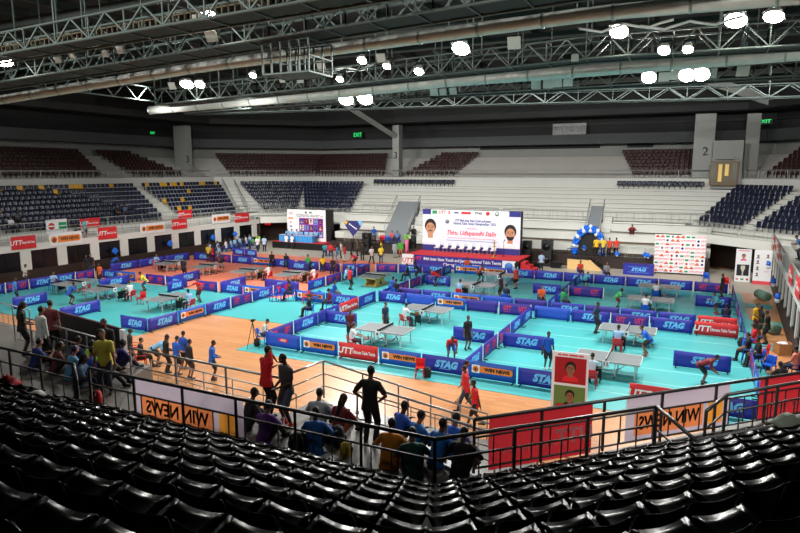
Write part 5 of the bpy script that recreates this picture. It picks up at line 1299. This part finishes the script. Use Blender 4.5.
MB().box((0, -.035, bh * .075), (bw, .01, bh * .15)).build('purple_band', NAVYP, bn); MB().box((0, -.035, bh * .94), (bw, .01, bh * .12)).build('purple_band', NAVYP, bn)
MB().box((-.1, -.042, bh * .935), (bw * .8, .01, bh * .13)).build('logo_strip', PWHITE, bn)
x0 = -bw * .37
def patch(par, nm, x, z, w, h, m, y): MB().box((x, y, z), (w, .008, h)).build(nm, m, par)
def disc(par, nm, x, z, r, m, y): MB().tube([(x, y + .004, z), (x, y - .004, z)], r, 16).build(nm, m, par)
zz = bh * .935
patch(bn, 'sponsor_mark', -bw * .37, zz, .5, .32, GREENP, -.052); text(bn, 'UTT', .28, -bw * .29, zz, -.052, UTTRED, shear=.15, bold=.01); patch(bn, 'sponsor_mark', -bw * .215, zz, .16, .3, M('pink_mark', (226, 90, 100), .6), -.052)
patch(bn, 'sponsor_mark', -bw * .14, zz, .42, .14, NAVYP, -.052); patch(bn, 'sponsor_mark', -bw * .04, zz, .95, .22, UTTRED, -.052); text(bn, 'STAG', .2, bw * .085, zz, -.052, BLACKP, shear=.2, bold=.01)
disc(bn, 'sponsor_mark', bw * .18, zz, .19, UTTRED, -.052); disc(bn, 'sponsor_mark', bw * .27, zz, .2, GREENP, -.052); disc(bn, 'sponsor_mark', bw * .27, zz, .13, PWHITE, -.058)
text(bn, 'UTT 84th Inter State Youth and Junior', .22, .3, bh * .755, -.04, NAVYP, bold=.008, maxw=bw * .37)
text(bn, 'National Table Tennis Championships - 2022', .22, .45, bh * .685, -.04, NAVYP, bold=.008, maxw=bw * .43)
disc(bn, 'crest', -bw * .235, bh * .72, .2, M('crest_grey', (120, 124, 140), .6), -.04)
patch(bn, 'small_print_line', .2, bh * .57, 1.0, .05, PINKTXT, -.04)
text(bn, 'Thiru. Udhayanidhi Stalin', .42, .1, bh * .46, -.04, M('handwriting_red', (232, 60, 76), .6), shear=.35, bold=.012, maxw=bw * .50)
patch(bn, 'small_print_line', .1, bh * .34, bw * .48, .035, PINKTXT, -.04)
patch(bn, 'small_print_line', .2, bh * .28, bw * .52, .035, NAVYP, -.04)
FSK = M('portrait_skin', (196, 140, 104), .7); FSK2 = M('portrait_skin_dark', (150, 98, 70), .7)
def ell(cx, cz, rx, rz_, n=18, a0=0, a1=360): return [(cx + rx * math.cos(R(a0 + (a1 - a0) * i / n)), cz + rz_ * math.sin(R(a0 + (a1 - a0) * i / n))) for i in range(n + (a1 - a0 < 360))]
def portrait(par, x, z, s, y, shirt, skin=FSK, beard=False, tache=False, hair=HAIR):
    """a flat printed portrait: shoulders, neck, face, hair, features; s = head height"""
    b = MB(); k = [0]
    def lay(poly, mi): k[0] += 1; b.mat(mi); b.plate([(x + px_ * s, z + pz * s) for px_, pz in poly], y - .003 * k[0], y - .003 * k[0] + .003)
    lay([(-.68, -1.1), (.68, -1.1), (.62, -.8), (.26, -.58), (-.26, -.58), (-.62, -.8)], 0)
    lay([(-.2, -.75), (.2, -.75), (.2, -.3), (-.2, -.3)], 1)
    lay(ell(0, .14, .45, .52), 2); lay(ell(0, -.06, .355, .44), 1)
    if beard: lay(ell(0, -.3, .27, .22, 12, 180, 360) + [(.27, -.2), (.1, -.24), (-.1, -.24), (-.27, -.2)], 2)
    for q in (-.15, .15): lay([(q - .1, .1), (q + .1, .1), (q + .09, .14), (q - .09, .14)], 2); lay(ell(q, .03, .06, .03, 8), 2)
    lay([(-.05, -.14), (.05, -.14), (.02, .03), (-.02, .03)], 3)
    if tache: lay([(-.2, -.24), (.2, -.24), (.12, -.17), (-.12, -.17)], 2)
    lay([(-.12, -.31), (.12, -.31), (.08, -.28), (-.08, -.28)], 4)
    b.build('portrait', [shirt, skin, hair, FSK2 if skin is FSK else SKIN[1], FACEM[2]], par)
portrait(bn, -bw * .415, bh * .56, bh * .33, -.045, PWHITE, tache=True)
portrait(bn, bw * .405, bh * .50, bh * .31, -.045, PWHITE, beard=True)
# chairs with white covers, lamp stand and microphone on the stage
for i in range(8):
    px = 437 + i * 8.0
    p = at_v(px, 252, 53.7); ch = empty('folding_chair', (p.x, 53.7, SZ + .03), R(180), 'white covered chair on the stage, %s from the left' % nth(i + 1), 'chair', 'white chairs on the stage')
    MB().box((0, 0, .45), (.46, .45, .06)).build('seat', WHITEP, ch); b = MB(); shell_surface(b, [(-.2, .46), (-.22, .6), (-.25, .8), (-.27, .95)], .46, .04, .02, .06, 7); b.build('backrest', WHITEP, ch)
    for sx in (-1, 1):
        MB().beam((sx * .2, .2, .43), (sx * .2, -.2, 0), .03).build('leg', STEEL, ch); MB().beam((sx * .2, -.2, .43), (sx * .2, .2, 0), .03).build('leg', STEEL, ch)
p = at_v(494, 259, 52.4)
lp = empty('oil_lamp_stand', (p.x, 52.4, SZ + .03), 0, 'tall brass ceremonial lamp at the front of the stage', 'lamp')
BR = M('brass', (206, 160, 70), .3, .9)
MB().tube([(0, 0, 0), (0, 0, .06), (0, 0, .12), (0, 0, .3), (0, 0, .9), (0, 0, 1.0), (0, 0, 1.5)], [.25, .22, .06, .04, .035, .06, .03], 12).build('stem', BR, lp)
for z, r_ in ((.95, .2), (1.25, .16), (1.48, .12)): MB().tube([(0, 0, z), (0, 0, z + .05)], [r_ * .5, r_], 14).build('oil_dish', BR, lp)
p = at_v(503.5, 252, 53.6)
mc = empty('microphone_stand', (p.x, 53.6, SZ + .03), 0, 'black microphone stand before the right portrait', 'microphone')
MB().tube([(0, 0, 0), (0, 0, .04)], .16, 12).build('base', DKMET, mc); MB().tube([(0, 0, .04), (0, 0, 1.35)], .018, 6).build('pole', DKMET, mc); MB().tube([(0, 0, 1.35), (.12, -.1, 1.5)], [.02, .05], 8).build('microphone_head', DKMET, mc)
def speaker(px, v, z, w, h, label, n=1):
    p = at_v(px, 255, v); r = empty('loudspeaker', (p.x, v, z), 0, label, 'speaker')
    MB().box((0, 0, h / 2), (w, w * .9, h)).build('cabinet', BLACK, r)
    for k in range(n): MB().tube([(0, -w * .45, h * (k + .5) / n), (0, -w * .45 - .02, h * (k + .5) / n)], w * .36, 16).build('speaker_cone', DKMET, r)
    MB().box((0, -w * .46, h / 2), (w * .92, .012, h * .94)).build('grille', M('speaker_grille', (28, 28, 30), .7), r)
speaker(367, 56.6, 0, .8, 2.35, 'tall black loudspeaker stack beside the platform', 3)
speaker(408, 54.6, SZ + .03, .5, 1.0, 'small black loudspeaker on the left of the stage')
speaker(413.5, 55.4, SZ, .45, 1.3, 'dark narrow loudspeaker near the left edge of the banner')
speaker(527, 57.2, 0, .75, 2.3, 'black loudspeaker right of the stage banner', 2)
speaker(547, 57.2, 0, .95, 2.45, 'large black loudspeaker stack on the far floor', 2)
for px, lb in ((536, 'low black flight case left of the large loudspeaker'), (556, 'low black flight case right of the large loudspeaker')):
    p = at(px, 268); r = empty('flight_case', (p.x, p.y, .01), 0, lb, 'case'); MB().box((0, 0, .28), (.9, .6, .5)).build('case_body', DKMET, r); MB().box((0, 0, .55), (.94, .64, .05)).build('lid', BLACK, r)
p = at(408, 263); fl = empty('flower_column', (p.x + .4, 52.0, SZ + .03), 0, 'tall pink and green flower column at the left of the stage', 'flowers')
MB().tube([(0, 0, 0), (0, 0, .5), (0, 0, 1.3)], [.2, .14, .18], 10).build('column', M('flower_pink', (236, 110, 150), .8, noise=.4, scale=9), fl); b = MB()
for k in range(14): b.ball((random.uniform(-.2, .2), random.uniform(-.2, .2), 1.3 + random.uniform(0, .35)), .1, 7, 5)
b.build('foliage', M('flower_green', (120, 190, 60), .8, noise=.4, scale=9), fl)
# ---------------------------------------------------------------- small stage with the photo screen
p0, p1 = at(273, 244.5), at(322, 251)
s1 = empty('small_stage', ((p0.x + p1.x) / 2 + 1.0, 57.2, 0), 0, 'low black stage under the photo screen at back left', 'stage')
MB().box((0, 1.0, .38), (7.0, 2.2, .76)).build('platform', BLACK, s1); MB().box((0, 1.0, .77), (7.0, 2.2, .03)).build('carpet', REDC, s1)
x1 = (p0.x + p1.x) / 2 + 1.0
sp = empty('small_stage_steps', (x1 + 3.5, 57.4, 0), 0, 'red steps at the right end of the small stage', 'steps')
for i in range(3): MB().box((.22 + .4 * i, .5, (.76 - .2 * (i + 1)) / 2 + .06), (.42, 1.0, .76 - .2 * (i + 1) + .1)).build('step', REDC, sp)
SV = 58.9
a, c = at_v(287, 209, SV), at_v(325.5, 210, SV); w = c.x - a.x; h = a.z - .8
sc_ = empty('photo_screen', ((a.x + c.x) / 2, SV, .8), 0, 'tall white board with a grid of player photos on purple', 'screen')
MB().box((0, 0, h / 2), (w, .08, h)).build('board_panel', PWHITE, sc_); MB().box((.35, .4, h / 2), (w + .55, .6, h)).build('side_frame', BLACK, sc_)
MB().box((w * .13, -.045, h * .42), (w * .62, .01, h * .62)).build('photo_ground', M('photo_magenta', (150, 40, 150), .6), sc_)
text(sc_, 'UTT', .2, -w * .4, h * .86, -.05, UTTRED, shear=.15, bold=.006); text(sc_, 'UTT 84th Inter State Youth and Junior', .14, w * .05, h * .83, -.05, BLACKP, maxw=w * .62); text(sc_, 'National Table Tennis Championships - 2022', .14, w * .1, h * .785, -.05, BLACKP, maxw=w * .68)
patch(sc_, 'sponsor_mark', -w * .4, h * .71, w * .13, .16, ORANGE, -.05); patch(sc_, 'sponsor_mark', -w * .4, h * .58, .1, .25, UTTRED, -.05); patch(sc_, 'sponsor_mark', -w * .4, h * .45, .3, .12, NAVYP, -.05)
patch(sc_, 'sponsor_mark', 0, h * .91, .2, .22, BLACKP, -.05); patch(sc_, 'sponsor_mark', w * .12, h * .91, .36, .2, GREENP, -.05)
pc = [YEL, (40, 20, 24), (200, 180, 160), (40, 60, 170), (214, 40, 40), (60, 120, 200), (160, 60, 60), (190, 150, 60), (40, 70, 150), (230, 226, 220), (214, 190, 60), (60, 60, 150), (190, 60, 60), (90, 130, 190), (225, 222, 216)]
for r_ in range(3):
    for k in range(5):
        x, z = w * (.13 + (k - 2) * .12), h * (.62 - .2 * r_)
        fr_ = empty('player_photo', (0, 0, 0)); fr_.parent = sc_
        MB().box((x, -.054, z), (w * .10, .006, h * .17)).build('photo_back', C([(40, 70, 170), (120, 30, 60), (220, 214, 200), (90, 150, 220), (60, 40, 130)][(k + 2 * r_) % 5]), fr_)
        portrait(fr_, x, z + h * .03, h * .075, -.058, C(pc[r_ * 5 + k]), FSK if (k + r_) % 2 else FSK2)
TBL = M('table_cloth_blue', (60, 150, 216), .7, noise=.08, scale=3); TBW = M('table_cloth_pale', (190, 190, 226), .7)
for n, (xa, xb, lb) in enumerate(((-2.7, -.75, 'left'), (-.65, 1.9, 'right'))):
    t = empty('draped_table', (x1 + (xa + xb) / 2, 57.75, .79), 0, 'table draped in sky blue cloth on the small stage, %s one' % lb, 'table')
    b = MB(); nseg = 24; ww = xb - xa
    pts = [(-ww / 2 + ww * i / nseg, -.38 + .03 * math.sin(i * 1.9)) for i in range(nseg + 1)] + [(ww / 2, .35), (-ww / 2, .35)]
    b.prism(pts, 0, .74); b.build('cloth_skirt', TBL, t); MB().box((0, -.02, .76), (ww + .06, .8, .03)).build('cloth_top', TBW, t)
for n in range(7):
    person('sit', (x1 - 2.4 + n * .68, 58.55 - .05 * (n % 2), .79), 280 + 8 * (n % 3), (150, 190, 224) if n % 3 else (110, 170, 215), (40, 44, 60), 'official in pale blue shirt behind the draped tables, %s from left' % nth(n + 1), .96)
for n, dx in enumerate((-1.35, -.55)): person('stand', (x1 + dx, 56.9, .025), 90 - 10 * n, (226, 226, 228), (30, 30, 36), 'man in white shirt facing the draped tables, %s one' % ('left', 'right')[n])
# ---------------------------------------------------------------- kite sign, platform items
p = at_v(353, 227, 57.0)
k = MB().plate([(-1.15, .55), (1.15, .75), (.95, 0), (0, -1.0), (-.95, .1)], -.02, .02).build('kite_sign', M('kite_navy', (46, 44, 110), .6), loc=p, label='kite-shaped navy sign with yellow corners standing in the crowd', cat='sign')
MB().plate([(-1.15, .55), (-.6, .6), (-.85, .2)], -.03, -.021).build('yellow_corner', M('kite_yellow', (236, 190, 40), .6), k); MB().plate([(1.15, .75), (.55, .68), (.95, .1)], -.03, -.021).build('blue_corner', M('kite_sky', (120, 190, 236), .6), k)
for q in range(5): MB().box((-.4 + .2 * q, -.026, .3 - .12 * q), (.16, .008, .14)).build('white_patch', PWHITE, k)
MB().beam((0, .03, -.95), (0, .03, .2 - p.z), .06).build('pole', DKMET, k)
MB().beam((0, .03, -.6), (0, .03, -p.z + .03), .05).build('stand', DKMET, k)
# balloon arch over the far gangway
c = at_v(587.5, 247, 58.3)
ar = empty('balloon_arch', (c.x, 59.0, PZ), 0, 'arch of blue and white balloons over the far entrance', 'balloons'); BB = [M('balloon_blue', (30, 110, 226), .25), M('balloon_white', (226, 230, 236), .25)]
bal = MB().ball((0, 0, 0), (.24, .24, .27), 12, 8).mesh('balloon'); bal.materials.append(BB[0])
for i in range(22):
    t = R(-12 + 204 * i / 21); 
    for j in range(3):
        q = 2 * math.pi * (j / 3 + i * .13); rr = 1.2 + .15 * math.cos(q)
        link('balloon', bal, ar, (rr * math.cos(t) * 1.05, .17 * math.sin(q), .5 + rr * math.sin(t) * 1.6), mat=BB[1 if i % 3 == 1 else 0], scale=(.78, .78, .78))
MB().plate(ell(0, .3, 1.05, 1.8, 16, 0, 180) + [(-1.05, -.02), (1.05, -.02)], .15, .25).build('tunnel_dark', BLACK, ar)  # black sheet standing for the dark of the tunnel opening
for n, (px, py, v) in enumerate(((584, 248, 57.85), (617, 254, 57.9), (645, 255, 57.9), (648, 256, 57.85))):
    p = at_v(px, py, v); r = empty('balloon_cluster', p, 0, 'small blue balloon bunch on the plinth, %s from the arch' % nth(n + 1), 'balloons')
    for q in range(4): link('balloon', bal, r, (.11 * math.cos(q * 1.6), 0.08 * (q % 2), .11 * math.sin(q * 1.6)), mat=BB[0 if q < 3 else 1], scale=(.55, .55, .55))
for n, (px, py) in enumerate(((115, 251), (170, 243.5), (213, 237.5), (235, 234))):
    p = at_u(px, py, -47.65); r = empty('balloon_cluster', p, R(90), 'blue balloon bunch hung on a left wall window, %s from left' % nth(n + 1), 'balloons')
    for q in range(4): link('balloon', bal, r, (.15 * math.cos(q * 1.6), 0, .15 * math.sin(q * 1.6)), mat=BB[0], scale=(.65, .65, .65))
for n, (v, z) in enumerate(((52.5, 1.9), (45.5, 1.7), (41.0, 1.5))):
    r = empty('balloon_cluster', (gal(v) - .35, v, z), 0, 'blue and white balloon bunch on the right wall, %s from far end' % nth(n + 1), 'balloons')
    for q in range(5): link('balloon', bal, r, (0, .13 * math.cos(q * 1.3), .16 * math.sin(q * 1.3)), mat=BB[0 if q < 3 else 1], scale=(.6, .6, .6))
# plywood stairs in front of the arch
c0, c1 = at_v(568, 262, 56.6), at_v(604, 265, 56.6)
ps = empty('plywood_stairs', (c0.x, 56.2, 0), 0, 'plywood platform with dark stairs going down to the right below the balloon arch', 'stairs'); PLY = M('plywood', (222, 184, 124), .6, noise=.08, scale=4); W2 = c1.x - c0.x
MB().plate([(0, 0), (W2, 0), (W2 * .62, .98), (0, .98)], 0, .06).build('side_panel', PLY, ps); MB().box((W2 * .31, .8, .96), (W2 * .62, 1.6, .06)).build('landing', BROWN, ps)
MB().box((W2 * .25, -.01, .5), (W2 * .3, .02, .12)).build('tape_mark', M('tape_yellow', (236, 200, 40), .6), ps) if False else None
for i in range(5): MB().box((W2 * (.66 + .08 * i), .75, (.96 - .17 * (i + 1)) / 2 + .04), (W2 * .085, 1.45, .96 - .17 * (i + 1))).build('step', BROWN, ps)
for y in (0, 1.5):
    MB().tube([(0, y, 1.9), (W2 * .6, y, 1.9), (W2 * 1.02, y, 1.0)], .03, 6).build('handrail', BROWN, ps)
    for x, z in ((0, 1.9), (W2 * .3, 1.9), (W2 * .6, 1.9), (W2 * .8, 1.45), (W2 * 1.0, 1.02)): MB().beam((x, y, max(.0, z - 1.0)), (x, y, z), .05).build('post', BROWN, ps)
# cloth covered counter behind the far barrier
a, c = at(625, 271.5), at(655, 272.5)
t = empty('covered_counter', ((a.x + c.x) / 2, 55.6, 0), 0, 'counter covered in blue printed cloth left of the logo backdrop', 'counter'); ww = (c.x - a.x)
MB().box((0, 0, .47), (ww, .6, .94)).build('cloth_cover', STAGBLUE, t); MB().box((0, 0, .95), (ww + .04, .64, .03)).build('counter_top', UTTPURP, t)
for z in (.72, .25): MB().box((0, -.305, z), (ww * .7, .008, .02)).build('print_frame', SKYTXT, t)
text(t, 'STAG', .26, 0, .48, -.31, SKYTXT, shear=.3, bold=.02, maxw=ww * .5)
# logo backdrop
LV = 57.2
a, c = at_v(655.5, 234, LV), at_v(707, 235, LV); w = c.x - a.x; z1 = a.z; zb = .15
bd = empty('logo_backdrop', ((a.x + c.x) / 2, LV, 0), R(2), 'white press backdrop covered in small red and green logos', 'backdrop')
MB().box((0, 0, (z1 + zb) / 2), (w, .05, z1 - zb)).build('backdrop_panel', PWHITE, bd)
for s in (-1, 1): MB().beam((s * w * .46, .1, z1), (s * w * .46, .1, 0), .05).build('stand_leg', DKMET, bd); MB().box((s * w * .46, .1, .02), (.08, .8, .04)).build('stand_foot', DKMET, bd)
lm_ = text_mesh('UTT', .14, .15, .006); red_, org_, mix_ = MB(), MB(), MB(); rg = random.Random(5)
for i in range(10):
    for j in range(10):
        x = w * (-.45 + .1 * j); z = zb + (z1 - zb) * (.95 - .1 * i); t_ = rg.random()
        if t_ < .5:
            b0 = len(red_.v); red_.v += [(v.co.x + x, v.co.y - .032, v.co.z + z) for v in lm_.vertices]
            for p in lm_.polygons: red_.f.append([q + b0 for q in p.vertices]); red_.m.append(0); red_.sm.append(False)
        elif t_ < .75: org_.mat(0).box((x, -.03, z - .05), (.34, .008, .09)); org_.mat(1).ball((x, -.03, z + .05), (.1, .006, .08), 8, 6)
        elif t_ < .85: mix_.mat(0).box((x, -.03, z), (.28, .008, .15))
        else: mix_.mat(rg.choice((1, 2, 3))); mix_.tube([(x, -.026, z), (x, -.034, z)], .1, 12)
red_.build('logo_lettering', PINKTXT, bd); org_.build('logo_pattern', [UTTRED, ORANGE], bd); mix_.build('logo_dots', [GREENP, UTTRED, NAVYP, M('dot_grey', (110, 130, 130), .6)], bd)
# two photo standees at the far right
def standee(px0, px1, pyt, pyb, v, rz, label):
    a, c = at_v(px0, pyb, v), at_v(px1, pyb, v); t = at_v((px0 + px1) / 2, pyt, v); w = (c.x - a.x) / math.cos(rz)
    r = empty('photo_standee', ((a.x + c.x) / 2, v, .02), rz, label, 'standee'); h = t.z - .02
    MB().box((0, 0, h / 2), (w, .05, h)).build('board_panel', PWHITE, r); MB().box((0, .06, h / 2), (w * 1.0, .06, h * .99)).build('back_frame', BLACK, r); MB().beam((0, .1, h * .8), (0, .75, 0), .06).build('prop_leg', DKMET, r)
    return r, w, h
r, w, h = standee(734, 749.5, 249, 280, 55.6, R(6), 'white standee showing a person in pink shirt above a trophy')
portrait(r, 0, h * .78, h * .12, -.03, C((230, 80, 160))); MB().box((0, -.03, h * .36), (w * .8, .008, h * .34)).build('trophy_photo', C((34, 34, 50)), r); MB().plate([(-.06, .2 * h), (.06, .2 * h), (.04, .3 * h), (.16, .42 * h), (.14, .5 * h), (-.14, .5 * h), (-.16, .42 * h), (-.04, .3 * h)], -.045, -.035).build('trophy', M('trophy_silver', (206, 200, 180), .4), r)
patch(r, 'small_print_line', 0, h * .95, w * .75, .06, PINKTXT, -.03); patch(r, 'mark', 0, h * .08, w * .2, h * .05, GREENP, -.03); patch(r, 'mark', -w * .33, h * .08, w * .15, h * .04, PINKTXT, -.03); disc(r, 'mark', w * .33, h * .08, w * .08, UTTRED, -.03)
r, w, h = standee(752, 770, 250, 284, 54.9, R(-4), 'white standee with seven small portraits and a red base strip')
for n, (x, z) in enumerate(((-.28, .82), (.25, .84), (-.28, .66), (.25, .66), (-.28, .48), (-.28, .3), (.25, .3))):
    if n == 6: text(r, 'UTT', .12, w * .25, h * .38, -.03, PINKTXT); continue
    portrait(r, x * w, z * h, h * .06, -.03, C((60, 60, 90)), FSK2)
patch(r, 'base_strip', 0, h * .05, w, h * .1, M('strip_pink_red', (226, 70, 84), .6), -.03)
# big picture standee in the foreground
q0, q1 = Vector((-4.12, 20.6, .02)), None
a, c = at_v(551, 400, 20.6), at_v(587, 400, 20.6); t = at_v(570, 353, 20.6).z; w = c.x - a.x
r = empty('picture_standee', ((a.x + c.x) / 2, 20.6, .02), R(4), 'tall white standee with a red portrait above a green action photo', 'standee'); h = t
MB().box((0, 0, h / 2), (w, .05, h)).build('board_panel', PWHITE, r); MB().box((0, .05, h / 2), (w * .98, .05, h * .99)).build('back_frame', BLACK, r); MB().beam((0, .1, h * .8), (0, .9, 0), .06).build('prop_leg', DKMET, r)
[patch(r, 'small_print_word', w * x, h * .965, w * ww_, .05, UTTRED, -.03) for x, ww_ in ((-.30, .1), (-.15, .16), (.08, .24), (.29, .14))]
MB().box((.01, -.03, h * .765), (w * .86, .01, h * .34)).build('red_photo', C((170, 16, 30)), r); portrait(r, .02, h * .79, h * .15, -.036, C((224, 30, 40)), FSK2)
MB().box((.01, -.03, h * .38), (w * .86, .01, h * .36)).build('green_photo', C((104, 132, 66)), r); portrait(r, .03, h * .43, h * .13, -.036, C((40, 20, 24)), FSK2); MB().box((-w * .2, -.06, h * .27), (w * .3, .01, h * .1)).build('red_stripe', C((190, 30, 30)), r)
# ---------------------------------------------------------------- loose things
MATG = M('rolled_mat_green', (112, 150, 130), .7, noise=.1, scale=5)
for px, py, L, lb in ((765, 300, 1.2, 'far rolled green mat lying by the right wall'), (779, 333, 1.3, 'near rolled green mat lying by the right wall')):
    p = at(px, py); p.x = min(p.x, gal(p.y) - .75); r = empty('rolled_mat', (p.x, p.y, .02), R(-68), lb, 'mat')
    MB().tube([(-L / 2, 0, .31), (L / 2, 0, .31)], .31, 20).build('roll', MATG, r)
    sp_ = [(L / 2 + .002,   .28 * k / 40 * math.cos(k * .5), .31 + .28 * k / 40 * math.sin(k * .5)) for k in range(40)]
    MB().tube(sp_, .012, 5).build('roll_edge', M('roll_edge_dark', (60, 84, 76), .8), r)
p = at(783, 354); r = empty('cardboard_box', (p.x, p.y, .02), R(20), 'open brown cardboard box with white paper at the right wall', 'box'); CB = M('cardboard', (176, 124, 76), .8)
for x, y, sx, sy in ((0, .3, .7, .02), (0, -.3, .7, .02), (.35, 0, .02, .6), (-.35, 0, .02, .6)): MB().box((x, y, .27), (sx, sy, .54)).build('side_panel', CB, r)
b = MB()
for q in range(6): b.ball((random.uniform(-.2, .2), random.uniform(-.15, .15), .5), (.13, .12, .08), 7, 5)
b.build('crumpled_paper', PWHITE, r)
def backpack(p, rz, col, label, s=1):
    r = empty('backpack', p, rz, label, 'bag'); r.scale = (s,) * 3; m = C(col, .7)
    b = MB(); b.tube([(0, 0, 0), (0, 0, .04), (0, -.01, .25), (0, 0, .42), (0, 0, .47)], [(.15, .1), (.18, .13), (.19, .14), (.15, .11), (.05, .04)], 14); b.build('bag_body', m, r)
    MB().ball((0, .13, .16), (.13, .05, .12), 12, 8).build('front_pocket', m, r)
    for sx in (-1, 1): MB().tube([(sx * .09, -.1, .42), (sx * .11, -.2, .3), (sx * .1, -.13, .06)], .016, 6).build('strap', DKMET, r)
backpack(G(741, 346), R(40), (26, 28, 32), 'black backpack at the end of the red barriers')
backpack(G(767, 369), R(60), (24, 24, 30), 'black backpack on the floor between blue chairs at right')
backpack(G(257, 346), R(90), (30, 22, 24), 'dark red-black bag beside the tripod at the left corner', .9)
backpack((-9.0, 10.25, DZ), R(10), (20, 20, 22), 'black backpack under the red polo man', .9) if False else None
backpack((-7.1, 9.75, DZ), R(30), (24, 24, 26), 'black sports bag with white print behind the dark rail', 1.1)
backpack((-6.6, 10.5, DZ), R(-20), (20, 24, 40), 'navy backpack behind the woman in maroon', 1.0)
backpack((-4.9, 10.9, DZ), R(-20), (22, 22, 24), 'black backpack among the blue shirted players', 1.0) if False else None
backpack((-6.2, 10.15, DZ), R(70), (206, 176, 60), 'yellow-striped bag at the feet of the man in black', .7)
backpack((-13.3, 9.85, DZ), R(0), (190, 30, 40), 'red bag beside the woman in denim blue', .8)
backpack((-18.4, 10.2, DZ), R(0), (16, 16, 18), 'big black bag at the far left of the deck', 1.3)
backpack(G(483, 347 + 14), R(20), (26, 28, 32), 'black bag hanging at the divider barrier post', .8) if False else None
for n, (u, v, a) in enumerate(((-6.75, 9.85, 20), (-6.45, 9.95, -15), (-6.9, 10.1, 50))):
    r = MB().box((0, 0, .004), (.42, .3, .006)).build('paper_sheet', PWHITE, loc=(u, v, DZ + .004 * n), rz=R(a), label='white paper sheet on the deck floor, %s of three' % nth(n + 1), cat='paper')
r = empty('camera_tripod', G(253.5, 348), 0, 'black tripod standing left of the cream-shirted man', 'tripod')
for k in range(3): MB().tube([(0, 0, 1.35), (.35 * math.cos(k * 2.1), .35 * math.sin(k * 2.1), .0)], [.02, .014], 6).build('leg', DKMET, r)
MB().box((0, 0, 1.42), (.12, .16, .12)).build('camera_body', DKMET, r); MB().tube([(0, .08, 1.42), (0, .2, 1.42)], .045, 10).build('lens', DKMET, r)
r = empty('folded_jacket_chair', G(420, 377), R(200), 'red plastic stool with black bag before the front barrier', 'stool')
MB().box((0, 0, .45), (.36, .36, .04)).build('seat', REDP, r); MB().box((0, -.2, .62), (.4, .04, .34)).build('backrest', REDP, r)
for a in (-1, 1):
    for c_ in (-1, 1): MB().beam((a * .15, c_ * .15, .44), (a * .19, c_ * .19, 0), .04).build('leg', REDP, r)
r.name = 'plastic_stool'
backpack(G(427, 377), R(20), (30, 30, 34), 'black bag leaning on the red stool')
# things left on the near seats
def cloth_lump(loc, rz, size, col, label, name, cat):
    b = MB(); n = 10; rg = random.Random(len(label)); vs = []
    for i in range(n):
        for j in range(n):
            x, y = (i / (n - 1) - .5) * size[0], (j / (n - 1) - .5) * size[1]
            vs.append((x, y, size[2] * max(0, 1 - (2 * x / size[0]) ** 2) * max(0, 1 - (2 * y / size[1]) ** 2) * (.7 + .5 * rg.random()) + .004))
    b.add(vs, [(i * n + j, (i + 1) * n + j, (i + 1) * n + j + 1, i * n + j + 1) for i in range(n - 1) for j in range(n - 1)], True)
    o = b.build(name, C(col, .8), loc=loc, rz=rz, label=label, cat=cat); s = o.modifiers.new('t', 'SOLIDIFY'); s.thickness = .012; return o
def seat_pt(px, py, row, dz=.44): return at(px, py, Z0 + RISE * row + dz)
cloth_lump(seat_pt(788, 424, 1, .6), R(40), (.6, .4, .22), (112, 120, 104), 'grey-green patterned jacket dropped over a black seat at right edge', 'dropped_jacket', 'jacket')
cloth_lump(seat_pt(8, 384, 0, .55), R(10), (.55, .4, .25), (150, 24, 34), 'red and black jacket dropped on a seat at the left edge', 'dropped_jacket', 'jacket')
cloth_lump(seat_pt(38, 394, 1, .5), R(-20), (.4, .25, .08), (190, 190, 184), 'white plastic bag lying on a black seat at left', 'plastic_bag', 'bag')
